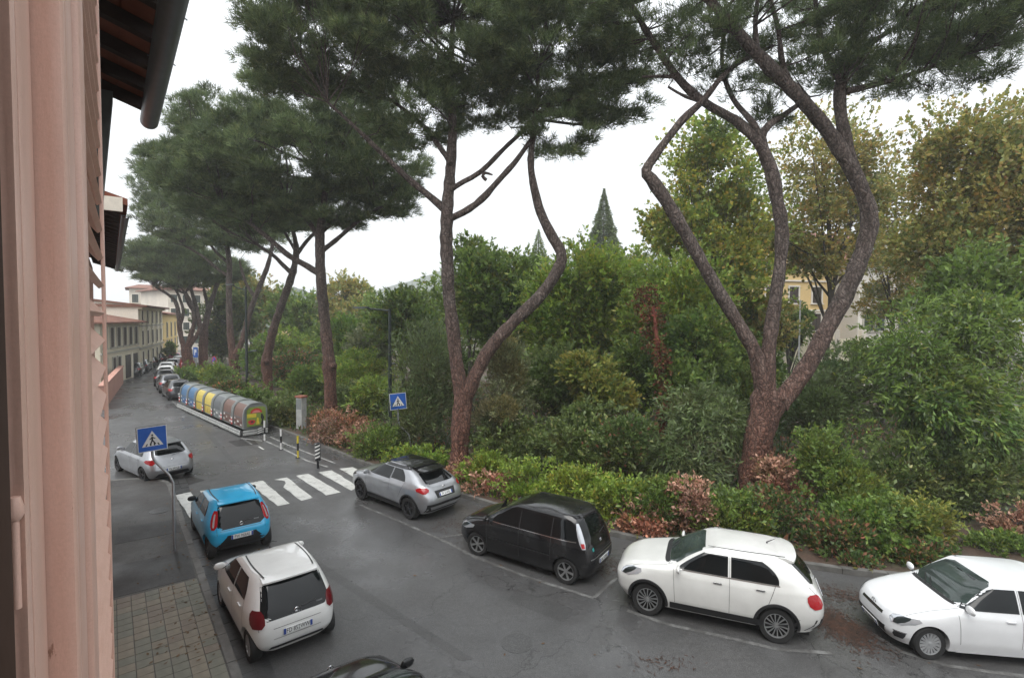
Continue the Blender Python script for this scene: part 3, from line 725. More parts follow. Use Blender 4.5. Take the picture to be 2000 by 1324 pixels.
SPEC['mini_blue'] = dict(SPEC['mini_white'], L=3.455, paint='paint_blue', rim='five', rimmat='alloy_dark', mirror=(1.0, .99, 'black_plastic'), text='FW 968AE',
    rearwin=(.93, 1.33, .52, .46), hatchglass=(.78, 1.35, .57, .49),
    rear=[(3.30, .2), (3.40, .34), (3.455, .50), (3.455, .66), (3.42, .78), (3.36, .92), (3.24, 1.14), (3.08, 1.34), (2.98, 1.415)],
    tail=dict(mat='tail_red', rows=[(.80, 143, 155), (.88, 139, 161), (1.0, 137, 160), (1.12, 138, 158), (1.22, 141, 156)], inner=[(.86, 147, 153), (1.0, 146, 152), (1.15, 146, 151)], imat='lamp_clear'),
    panels=[('bumper_insert', 'r', [(.24, -.72, .72), (.30, -.66, .66), (.38, -.56, .56), (.48, -.46, .46), (.58, -.36, .36), (.62, -.34, .34)], 'black_plastic', .006),
            ('bumper_lip', 'r', lin(.25, .33, -.50, -.46, .50, .46, 2), 'paint_anthracite', .014), ('hatch_line', 'r', lin(.745, .753, -.50, -.50, .50, .50, 1), 'seam_black', .005)],
    plate_r=.56, extra=[roofgrooves(.50, 1.70, 2.98), roofgrooves(.22, 1.95, 2.85, 'paint_blue', .028, .010), emblem(.86, .036), badge(.90, -.36, .10), spoiler(2.84, 3.2, 1.43, .49, 'paint_blue'), wiper(.905, -.05, -.33, .03)])
SPEC['hatch_silver'] = dict(L=4.03, W=1.735, paint='paint_silver', belt=.96, wr=.305, ax=(.80, 3.37), rim='five', rimr=.21, rimmat='alloy_dark', cx=0, crown=.05,
    front=[(.12, .2), (.0, .42), (.03, .58), (.2, .74), (.65, .88), (1.05, .96), (1.45, 1.18), (1.95, 1.38), (2.15, 1.425)],
    rear=[(3.88, .2), (4.0, .36), (4.03, .50), (4.0, .62), (3.93, .78), (3.86, .94), (3.68, 1.15), (3.40, 1.36), (3.28, 1.425)],
    wid=[(.80, .2), (.86, .42), (.867, .66), (.85, .84), (.80, .97), (.71, 1.18), (.61, 1.37), (.56, 1.425)],
    screen=(.98, 1.38, .66, .53), rearwin=(1.03, 1.34, .53, .45),
    side=[(.97, 1.335, 1.18, 1.85, 2.30, 2.30, 0, 0), (.98, 1.335, 2.36, 2.36, 3.28, 2.98, 0, .08)],
    seams=[(.36, 1.34, 2.33, 2.33, .007), (.36, .97, 1.12, 1.08, .007), (.5, 1.0, 3.02, 3.2, .009)], handles=[(2.12, .84), (2.98, .86)], mirror=(1.15, .96, 'paint_silver'),
    tail=dict(mat='tail_red', rows=[(.72, 146, 156), (.78, 128, 164), (.84, 120, 165), (.90, 124, 160)]),
    head=[(.60, 28, 56), (.68, 28, 64), (.75, 33, 66)], plate_r=.50, plate_f=.42, text='FN 347GB',
    panels=[('bumper_insert', 'r', lin(.23, .38, -.62, -.50, .62, .50, 3), 'black_plastic', .006), ('hatch_line', 'r', lin(.60, .608, -.52, -.52, .52, .52, 1), 'seam_black', .005)],
    extra=[antenna(3.2, .07, .6), roofgrooves(.52, 2.1, 3.35), emblem(.83, .036), spoiler(3.2, 3.52, 1.44, .52, 'paint_silver'), wiper(.985, .0, -.3, .03)])
SPEC['crossover_silver'] = dict(L=4.36, W=1.795, paint='paint_silver', belt=1.04, wr=.345, ww=.215, ax=(.92, 3.56), rim='five', rimr=.235, rimmat='alloy_dark', cx=0, crown=.045, gap=.05, arch_bulge=.035,
    front=[(.14, .24), (.0, .48), (.03, .68), (.22, .86), (.75, .99), (1.2, 1.06), (1.6, 1.26), (2.05, 1.46), (2.25, 1.505)],
    rear=[(4.16, .26), (4.30, .42), (4.36, .60), (4.33, .74), (4.24, .90), (4.16, 1.04), (3.88, 1.20), (3.45, 1.40), (3.10, 1.505)],
    wid=[(.82, .24), (.885, .48), (.895, .72), (.875, .92), (.82, 1.06), (.70, 1.26), (.58, 1.45), (.54, 1.505)],
    screen=(1.07, 1.46, .68, .52), rearwin=(1.10, 1.36, .56, .48), rw_round=.12,
    side=[(1.06, 1.40, 1.32, 1.98, 2.52, 2.52, 0, 0), (1.10, 1.40, 2.57, 2.57, 3.28, 2.95, 0, .06)],
    seams=[(.40, 1.40, 2.54, 2.54, .007), (.40, 1.05, 1.30, 1.26, .007), (.6, 1.1, 3.05, 3.3, .009)], handles=[(2.34, .92)], mirror=(1.32, 1.04, 'paint_silver'), roofpanel=(2.0, 3.42, .50, 'paint_black'),
    tail=dict(mat='tail_red', rows=[(.88, 140, 154), (.93, 124, 163), (.99, 122, 164), (1.04, 130, 160)]),
    head=[(.74, 26, 52), (.80, 26, 64), (.86, 32, 67)], plate_r=.80, plate_f=.46, text='FV 214HE',
    panels=[('bumper_insert', 'r', lin(.28, .56, -.80, -.80, .80, .80, 4), 'black_plastic', .008), ('skid_plate', 'r', lin(.36, .48, -.55, -.62, .55, .62, 3), 'hubcap_silver', .02), ('hatch_recess', 'r', lin(.71, .92, -.36, -.40, .36, .40, 3), 'black_plastic', .006)],
    sills=[(.26, .40, 1.32, 3.18, 'black_plastic')], archtrim=.05,
    extra=[spoiler(3.12, 3.86, 1.492, .47, 'paint_black', .05), antenna(3.25, .06, .6), emblem(.98, .04),
           ('strip', lambda S, root, X: [S.p_side(sg, lin(1.415, 1.50, 1.98, 2.2, 3.30, 3.1, 3), .007).build('roof_rail_panel', M['paint_black'], root, smooth=60) for sg in (1, -1)])])
SPEC['minivan_black'] = dict(L=4.04, W=1.69, paint='paint_black', belt=1.02, wr=.305, ax=(.78, 3.41), rim='six', rimr=.215, rimmat='alloy', cx=0, crown=.055, steer=.12,
    front=[(.10, .2), (.0, .42), (.03, .62), (.16, .80), (.5, .95), (.92, 1.04), (1.35, 1.28), (1.80, 1.50), (1.98, 1.555)],
    rear=[(3.92, .2), (4.02, .36), (4.04, .54), (4.0, .72), (3.95, .90), (3.90, 1.04), (3.80, 1.26), (3.66, 1.48), (3.56, 1.555)],
    wid=[(.78, .2), (.835, .42), (.845, .68), (.835, .88), (.80, 1.04), (.73, 1.26), (.65, 1.48), (.60, 1.555)],
    screen=(1.06, 1.49, .66, .56), rearwin=(1.08, 1.48, .60, .54), rw_round=.15, sideglass='glass_dark',
    side=[(1.05, 1.45, .98, 1.24, 1.16, 1.24, 0, 0), (1.05, 1.46, 1.24, 1.68, 2.08, 2.08, 0, 0), (1.05, 1.46, 2.14, 2.14, 2.98, 2.98), (1.07, 1.45, 3.04, 3.04, 3.66, 3.44, 0, .05)],
    seams=[(.36, 1.46, 2.11, 2.11, .007), (.36, 1.04, 1.14, 1.10, .007), (.5, 1.46, 3.01, 3.01, .009)], handles=[(1.98, .93), (2.82, .95)], mirror=(1.12, 1.06, 'paint_black'), belt_trim=(1.028, 1.044, 1.0, 3.66, 'chrome'),
    tail=dict(mat='lamp_clear', rows=[(.90, 139, 151), (1.0, 137, 152), (1.15, 136, 151), (1.30, 137, 150), (1.42, 140, 149)], inner=[(.92, 141, 149), (.98, 140, 149), (1.02, 140, 149)], imat='tail_red'),
    head=[(.66, 28, 54), (.74, 28, 64), (.82, 34, 67)], plate_r=.52, plate_f=.40, text='DC 519KR',
    panels=[('bumper_trim', 'r', lin(.635, .66, -.62, -.62, .62, .62, 1), 'chrome', .010), ('hatch_line', 'r', lin(.70, .708, -.56, -.56, .56, .56, 1), 'seam_black', .005)],
    sills=[(.60, .625, 1.2, 3.0, 'black_plastic')],
    extra=[antenna(3.42, .05, .7), roofgrooves(.56, 1.9, 3.6), emblem(.93, .042), ('sticker', lambda S, root, X: S.p_end('r', rounded(lin(.80, .88, .42, .42, .50, .50, 6), .5), .008, 6).build('sticker', M['teal_sticker'], root)), wiper(1.08, -.02, -.36, .05)])
SPEC['suv_white'] = dict(L=4.25, W=1.796, paint='paint_pearl', belt=1.06, wr=.335, ww=.215, ax=(.76, 3.33), rim='multi', rimr=.235, rimmat='alloy', cx=0, crown=.05, gap=.055, nr=5.2,
    front=[(.16, .26), (.02, .46), (.0, .66), (.10, .84), (.36, .98), (.85, 1.07), (1.2, 1.13), (1.55, 1.31), (1.98, 1.49), (2.16, 1.535)],
    rear=[(4.08, .28), (4.22, .46), (4.25, .62), (4.22, .80), (4.14, .96), (4.02, 1.10), (3.86, 1.26), (3.60, 1.47), (3.46, 1.535)],
    wid=[(.82, .26), (.88, .48), (.895, .72), (.875, .94), (.82, 1.10), (.74, 1.28), (.63, 1.48), (.575, 1.535)],
    screen=(1.13, 1.48, .70, .56), rearwin=(1.10, 1.46, .60, .52), rw_round=.2,
    side=[(1.10, 1.44, 1.38, 1.92, 2.40, 2.40, -.03, 0), (1.10, 1.44, 2.46, 2.46, 3.36, 3.06, 0, .10)],
    seams=[(.42, 1.45, 2.43, 2.43, .007), (.42, 1.08, 1.34, 1.30, .007), (.62, 1.1, 3.12, 3.3, .009)], handles=[(2.20, .97), (3.02, .98)], handlemat='chrome', mirror=(1.42, 1.10, 'paint_pearl'), belt_trim=(1.080, 1.096, 1.36, 3.38, 'chrome'),
    tail=dict(mat='tail_red', rows=[(.74, 137, 156), (.80, 132, 160), (.88, 131, 160), (.95, 133, 158), (.99, 137, 155)]),
    head=[(.76, 26, 48), (.84, 26, 56), (.90, 28, 57), (.95, 33, 53)], plate_r=.86, plate_f=.46, text='FB 630MT',
    panels=[('bumper_insert', 'r', lin(.30, .54, -.84, -.84, .84, .84, 4), 'black_plastic', .008), ('skid_plate', 'r', lin(.31, .42, -.56, -.62, .56, .62, 3), 'hubcap_silver', .022), ('plate_trim', 'r', lin(.935, .975, -.34, -.30, .34, .30, 1), 'chrome', .018)],
    sills=[(.28, .42, 1.24, 3.08, 'black_plastic')], archtrim=.055,
    extra=[antenna(3.2, .2, .95), roofgrooves(.54, 2.0, 3.5, 'black_plastic', .012), spoiler(3.36, 3.74, 1.555, .54, 'paint_pearl'), emblem(1.03, .04), wiper(1.1, .0, -.32, .03)])
SPEC['hatch_white'] = dict(L=3.97, W=1.68, paint='paint_snow', belt=.95, wr=.30, ax=(.70, 3.17), rim='cap', rimr=.205, rimmat='hubcap_silver', cx=0, crown=.05,
    front=[(.12, .2), (.0, .38), (.02, .56), (.12, .70), (.55, .85), (1.05, .95), (1.25, 1.0), (1.6, 1.2), (2.0, 1.37), (2.2, 1.415)],
    rear=[(3.84, .2), (3.95, .38), (3.97, .54), (3.93, .76), (3.87, .95), (3.72, 1.16), (3.50, 1.36), (3.38, 1.415)],
    wid=[(.78, .2), (.83, .42), (.84, .64), (.825, .82), (.78, .96), (.71, 1.16), (.62, 1.36), (.57, 1.415)],
    screen=(1.0, 1.37, .68, .55), rearwin=(1.0, 1.35, .58, .5), rw_round=.15,
    side=[(.97, 1.33, 1.26, 1.86, 2.30, 2.30, 0, 0), (.97, 1.33, 2.36, 2.36, 3.2, 3.0, 0, .05)],
    seams=[(.36, 1.34, 2.33, 2.33, .007), (.36, .96, 1.22, 1.18, .007)], handles=[(2.12, .84), (2.98, .85)], mirror=(1.36, .98, 'paint_snow'),
    tail=dict(mat='tail_red', rows=[(.74, 132, 156), (.84, 130, 160), (.92, 132, 158)]),
    head=[(.56, 20, 40), (.62, 17, 52), (.68, 18, 57), (.72, 24, 55)], plate_r=.56, plate_f=.34, text='EX 872ZP',
    panels=[('grille', 'f', lin(.585, .635, -.34, -.34, .34, .34, 2), 'black_plastic', .006), ('lower_grille', 'f', lin(.27, .42, -.42, -.46, .42, .46, 3), 'black_plastic', .006), ('grille_trim', 'f', lin(.603, .611, -.34, -.34, .34, .34, 1), 'chrome', .010)],
    sills=[(.20, .255, 1.16, 2.92, 'paint_snow')],
    extra=[antenna(3.25, .15, .9), emblem(.66, .05, 'f'),
      ('fog', lambda S, root, X: [S.p_th([(z, (a if sg > 0 else 360-b), (b if sg > 0 else 360-a)) for z, a, b in ((.30, 28, 40), (.36, 27, 44), (.42, 29, 45))], .009, 8).build('fog_lamp_grille', M['black_plastic'], root) for sg in (1, -1)]),
      ('fogtrim', lambda S, root, X: [S.p_th([(z, (a if sg > 0 else 360-b), (b if sg > 0 else 360-a)) for z, a, b in ((.425, 27, 46), (.438, 27, 46))], .014, 8).build('bumper_trim', M['chrome'], root) for sg in (1, -1)])])
SPEC['hatch_black'] = dict(SPEC['hatch_silver'], paint='paint_black', text='EM 905XD', mirror=(1.15, .96, 'paint_black'), extra=[antenna(3.2, .07, .6), emblem(.66, .04, 'f')])
c1 = build_car(SPEC['mini_white'], 'parked_car', 'small white hatchback with black glass tailgate parked behind the blue car')
place(c1, (488, 1288), (434, 1182), SPEC['mini_white'])
c2 = build_car(SPEC['mini_blue'], 'parked_car', 'bright blue small hatchback at the near end of the zebra crossing')
place(c2, (411, 1097), (376, 1027), SPEC['mini_blue'])
c3 = build_car(SPEC['hatch_silver'], 'parked_car', 'silver hatchback parked askew at the street corner behind the blue crossing sign')
place(c3, (287, 946), (226, 917), SPEC['hatch_silver'])
c4 = build_car(SPEC['crossover_silver'], 'parked_car', 'silver coupe crossover with black roof parked beside the zebra crossing')
place(c4, (805, 1014), (704, 973), SPEC['crossover_silver'])
c5 = build_car(SPEC['minivan_black'], 'parked_car', 'black compact minivan with silver six-spoke wheels between silver crossover and white crossover')
place(c5, (1106, 1139), (932, 1083), SPEC['minivan_black'])
c6 = build_car(SPEC['suv_white'], 'parked_car', 'white crossover with black cladding, red tail light and many-spoked wheels')
place(c6, (1514, 1254), (1265, 1201), SPEC['suv_white'], .95, 1.03)
c7 = build_car(SPEC['hatch_white'], 'parked_car', 'white hatchback cut by the right edge, its bonnet facing the white crossover')
a = gp(1812, 1287); place_xy(c7, a+Vector((2.24, -.30, 0)), a, SPEC['hatch_white'], .90, 1.02)
c8 = build_car(SPEC['hatch_black'], 'parked_car', 'black car cut by the bottom edge behind the small white hatchback')
a = lk(-2.74, -.22); place_xy(c8, a - RUN*2.57, a, SPEC['hatch_black'])
# the distant rows: one plain hatchback, copied and repainted
fs = dict(SPEC['hatch_silver'], lod=1, extra=[], text='', panels=[], seams=[], handles=[], rim='seven')
far0 = build_car(fs, 'parked_car', 'x', 'cars parked beyond the recycling bins')
def repaint(root, mat):
    for o in root.children:
        if o.name.startswith(('body', 'wing_mirror')):
            o.material_slots[0].link = 'OBJECT'; o.material_slots[0].material = M[mat]
far = []
row = [(0, 'paint_anthracite', 'dark car nearest the blue recycling bin'), (0, 'paint_grey', 'grey car second in the row beyond the blue recycling bin'), (0, 'paint_black', 'black car third in the row beyond the bins'),
       (0, 'paint_white', 'white car fourth in the row beyond the bins'), (0, 'paint_snow', 'white car fifth in the row beyond the bins'), (0, 'paint_silver', 'silver car sixth in the row beyond the bins'), (0, 'paint_white', 'white car seventh in the row beyond the bins'), (0, 'paint_silver', 'silver car farthest up the row beyond the bins')]
first = True
rk = resample([Vector((x, y, 0)) for x, y in RK], .25)
def along(i0, off):                         # point and heading beside the right kerb
    p = rk[i0]; d = (rk[i0+4]-rk[i0-4]).normalized(); n = Vector((-d.y, d.x, 0)); return p+n*off, math.atan2(d.y, d.x)
i0 = min(range(len(rk)-5), key=lambda i: (rk[i]-Vector((-25.4, 40.6, 0))).length)
for k, (px, mat, lab) in enumerate(row):
    r = far0 if k == 0 else copy_tree(far0)
    p, h = along(i0+int(k*4.9/.25), 1.15); h += R(random.uniform(-3, 3))
    r.location = p; r.rotation_euler = (0, 0, h); r['label'] = lab; repaint(r, mat); far.append(r)
lab2 = [((262, 733), (282, 722), 'paint_anthracite', 'dark car nearest on the left under the grey two-storey house'), ((276, 725), (296, 715), 'paint_navy', 'second dark car under the house with five windows a floor'), ((291, 717), (310, 708), 'paint_black', 'third dark car along the far facades'),
        ((309, 711), (327, 703), 'paint_black', 'black car farthest along the facades before the yellow house'), ((362, 722), (344, 712), 'paint_red', 'red car in front of the far pine trunks'), ((340, 708), (330, 700), 'paint_red', 'dark red car behind the brighter red one')]
for (b, f, mat, lab) in lab2:
    r = copy_tree(far0); a, c = gp(*b), gp(*f); d = (c-a).normalized(); h = math.atan2(d.y, d.x)
    r.location = a; r.rotation_euler = (0, 0, h); r['label'] = lab; r['group'] = 'cars parked below the far facades'; repaint(r, mat)
r = copy_tree(far0); p = at(1645, 676, 44); r.location = (p.x, p.y, p.z-1.3); r.rotation_euler = (0, 0, R(175)); r['label'] = 'white car seen through the shrubs before the pale villas'; r['group'] = 'cars beyond the garden'; repaint(r, 'paint_white')
# ------------------------------------------------------------------ vegetation
def bark():
    m, nt, p = newmat('pine_bark'); n = noise(nt, 1.9, 7, .7, vec_scale=(2.6, 2.6, .8)); tc = nt.nodes.new('ShaderNodeTexCoord')
    sx = nt.nodes.new('ShaderNodeSeparateXYZ'); nt.links.new(tc.outputs['Object'], sx.inputs[0])
    mr = nt.nodes.new('ShaderNodeMapRange'); mr.inputs[1].default_value = 1.2; mr.inputs[2].default_value = 7.0; nt.links.new(sx.outputs[2], mr.inputs[0])
    red = ramp(nt, n.outputs[0], [(.30, (.07, .030, .020)), (.5, (.17, .070, .045)), (.70, (.25, .135, .10))])
    gry = ramp(nt, n.outputs[0], [(.30, (.050, .036, .030)), (.5, (.105, .078, .066)), (.70, (.19, .155, .138))])
    v = nt.nodes.new('ShaderNodeTexVoronoi'); v.feature = 'DISTANCE_TO_EDGE'; v.inputs['Scale'].default_value = 6.5; mp = nt.nodes.new('ShaderNodeMapping'); mp.inputs['Scale'].default_value = (1.5, 1.5, .55)
    nd = noise(nt, 3.0, 5); va = nt.nodes.new('ShaderNodeVectorMath'); va.operation = 'MULTIPLY_ADD'; va.inputs[1].default_value = (.35, .35, .5)
    nt.links.new(nd.outputs['Color'], va.inputs[0]); nt.links.new(tc.outputs['Object'], va.inputs[2])
    nt.links.new(va.outputs[0], mp.inputs[0]); nt.links.new(mp.outputs[0], v.inputs['Vector'])
    cr = ramp(nt, v.outputs[0], [(.0, (.22, .2, .19)), (.10, (.85, .85, .85)), (.3, (1.15, 1.15, 1.15))])
    nt.links.new(mix(nt, 1, mix(nt, mr.outputs[0], red.outputs[0], gry.outputs[0]), cr.outputs[0], 'MULTIPLY'), p.inputs['Base Color']); p.inputs['Roughness'].default_value = .9
    bump(nt, p, v.outputs[0], 1.0, .10); M['pine_bark'] = m; M['pine_bark_red'] = m
bark()
speckled('grey_bark', (.04, .034, .028), (.10, .085, .07), 3, .9, .6, 10)
speckled('cut_wood', (.20, .15, .11), (.32, .25, .19), 8, .8, .2)
speckled('red_vine', (.08, .018, .012), (.20, .05, .03), 4, .8, .6, 12)
def tri_mesh(name, V, nper, C, mat, parent, smooth=False, loc=None):
    """V: (N, nper, 3) polygons; C: (N, 3) colour for each."""
    N = V.shape[0]; me = bpy.data.meshes.new(name)
    me.vertices.add(N*nper); me.vertices.foreach_set('co', V.reshape(-1).astype(np.float32))
    me.loops.add(N*nper); me.loops.foreach_set('vertex_index', np.arange(N*nper, dtype=np.int32))
    me.polygons.add(N); me.polygons.foreach_set('loop_start', np.arange(0, N*nper, nper, dtype=np.int32))
    me.update(calc_edges=True)
    a = me.color_attributes.new('Col', 'FLOAT_COLOR', 'POINT')
    c = np.ones((N*nper, 4), np.float32); c[:, :3] = np.repeat(C, nper, 0); a.data.foreach_set('color', c.reshape(-1))
    return link_mesh(name, me, mat, parent, loc)
def unit(v): return v/np.maximum(np.linalg.norm(v, axis=1, keepdims=True), 1e-9)
def sphere(n, g): return unit(g.normal(size=(n, 3)))
def leaves(P, D, size, aspect, C, g, fold=.25):
    """Pointed leaf quads at P growing along D."""
    n = len(P); D = unit(D); s = size*g.uniform(.5, 1.5, (n, 1)); w = unit(np.cross(D, sphere(n, g))); u = np.cross(D, w)
    mid = P+D*s*.5+u*s*fold*g.uniform(-.6, 1, (n, 1))
    return np.stack([P, mid+w*s*aspect*.5, P+D*s, mid-w*s*aspect*.5], 1)
def palette_pick(pal, n, g):
    w = np.array([p[1] for p in pal], float); i = g.choice(len(pal), n, p=w/w.sum()); return np.array([p[0] for p in pal], float)[i]
def valnoise(P, s, seed):
    q = P*s+seed*7.13
    return (np.sin(q[:, 0]*1.7+np.sin(q[:, 1]*1.3+seed))+np.sin(q[:, 1]*1.9+np.sin(q[:, 2]*1.6+2*seed))+np.sin(q[:, 2]*1.8+np.sin(q[:, 0]*1.4)))/3
G1 = ((.045, .085, .026), (.06, .105, .03), (.034, .066, .024))
def foliage(blobs, n, size, aspect, pal, seed, K=9, lob=.42, droop=0.0, shell=.62, up=.25, jitter=.22, origin=None):
    """blobs: (center, (rx, ry, rz)); leaf positions on the skins of many small lobes that fill them."""
    g = np.random.default_rng(seed); Ps = []; Ds = []; Cs = []
    vol = np.array([np.prod(b[1])**(2/3) for b in blobs]); cnt = (n*vol/vol.sum()).astype(int)
    for (c, r), m in zip(blobs, cnt):
        c = np.array(c, float); r = np.array(r, float)
        k = max(3, int(K)); lc = sphere(k, g)*g.uniform(.35, .80, (k, 1)); lr = g.uniform(lob*.5, lob*1.35, k)
        lcol = g.uniform(.72, 1.25, (k, 1))*np.array([[1, 1, 1]])
        lcol[:, 0] *= g.uniform(.85, 1.25, k); lcol[:, 2] *= g.uniform(.8, 1.1, k)
        i = g.choice(k, m, p=lr**2/(lr**2).sum()); d = sphere(m, g); d[:, 2] += .15; d = unit(d)
        rad = g.uniform(shell, 1.05, (m, 1)); rad = rad+(g.random((m, 1)) < .16)*g.uniform(0, .45, (m, 1))
        p = lc[i]+d*lr[i][:, None]*rad
        o = unit(p*0.7+d); o[:, 2] += up-droop; o += sphere(m, g)*.75
        if droop: o[:, 2] -= droop*.8
        ns_ = max(6, int(m/55)); st = unit(sphere(ns_, g)+np.array([[0, 0, .45]])); s0_ = c+st*r*g.uniform(.7, 1.0, (ns_, 1))
        sd = unit(st*.8+sphere(ns_, g)*.6+np.array([[0, 0, .5-1.6*max(droop, 0)]])); sl_ = g.uniform(.18, .50, (ns_, 1))*r.min()+.15
        kk = 12; tt = np.tile(np.linspace(.05, 1, kk), ns_)[:, None]; ii = np.repeat(np.arange(ns_), kk)
        sp_ = s0_[ii]+sd[ii]*sl_[ii]*tt; sp_[:, 2] -= (tt[:, 0]**2)*sl_[ii][:, 0]*.25
        Ps.append(sp_); Ds.append(sd[ii]*.8+sphere(len(ii), g)*.8); Cs.append(palette_pick(pal, len(ii), g)*(g.uniform(.85, 1.45, ns_)[ii][:, None]))
        Ps.append(c+p*r); Ds.append(o); cc = palette_pick(pal, m, g)*lcol[i]*g.uniform(1-jitter, 1+jitter*1.3, (m, 1)); Cs.append(cc)
    P = np.concatenate(Ps); D = np.concatenate(Ds); C = np.concatenate(Cs)
    keep = P[:, 2] > .12
    P, D, C = P[keep], D[keep], C[keep]
    return leaves(P, D, size, aspect, C, g), C
def stems(root, base, blobs, r0, mat, n=7, seed=0, name='trunk', top=.75):
    rr = random.Random(seed); c = Vector(np.mean([b[0] for b in blobs], 0)); b = Vector(base)
    hi = max(bb[0][2]+bb[1][2]*.5 for bb in blobs)
    tip = Vector((c.x, c.y, b.z+(hi-b.z)*top)); mid = b.lerp(tip, .5)+Vector((rr.uniform(-.3, .3), rr.uniform(-.3, .3), 0))
    mb = MB().tube([b-Vector((0, 0, .1)), b.lerp(mid, .5)+Vector((rr.uniform(-.1, .1), 0, 0)), mid, tip], [r0, r0*.8, r0*.65, r0*.25], 8)
    for k in range(n):
        bb = blobs[k % len(blobs)]; f = rr.uniform(.3, .85); s = b.lerp(mid, f*2) if f < .5 else mid.lerp(tip, f*2-1)
        d = Vector((rr.gauss(0, 1), rr.gauss(0, 1), rr.uniform(-.1, .9))).normalized()
        e = Vector(bb[0])+Vector((d.x*bb[1][0], d.y*bb[1][1], d.z*bb[1][2]))*.72
        mb.tube([s, s.lerp(e, .5)+Vector((0, 0, rr.uniform(-.1, .3))), e], [r0*.42, r0*.26, r0*.08], 5)
    return mb
def px_blob(b):
    """(px, py, rx_px, ry_px, depth[, depth radius m]) -> centre, radii"""
    px, py, rx, ry, dp = b[:5]; c = at(px, py, dp); k = dp/F_PX
    return ((c.x, c.y, c.z), (rx*k, b[5] if len(b) > 5 else rx*k*.9, ry*k))
def plant(name, label, cat, group, blobs, n, size, pal, seed, aspect=.5, r0=.06, K=9, lob=.42, droop=0, mat='leaf', crown='foliage', stem='stems', bark='grey_bark', nst=7, base=None, **kw):
    B = [px_blob(b) for b in blobs]
    cx = np.mean([b[0] for b in B], 0); bz = .11
    base = Vector((B[0][0][0], B[0][0][1], bz)) if base is None else Vector(base)
    root = empty(name, base, 0, label, cat, group)
    V, C = foliage(B, n, size, aspect, pal, seed, K, lob, droop, **kw)
    V = V-np.array(base)[None, None, :]
    tag(tri_mesh(crown, V, 4, C, M[mat], root), kind='stuff')
    st = stems(root, base, B, r0, M[bark], nst, seed); tag(st.build(stem, M[bark], root, smooth=60, loc=-base), kind='stuff')
    return root
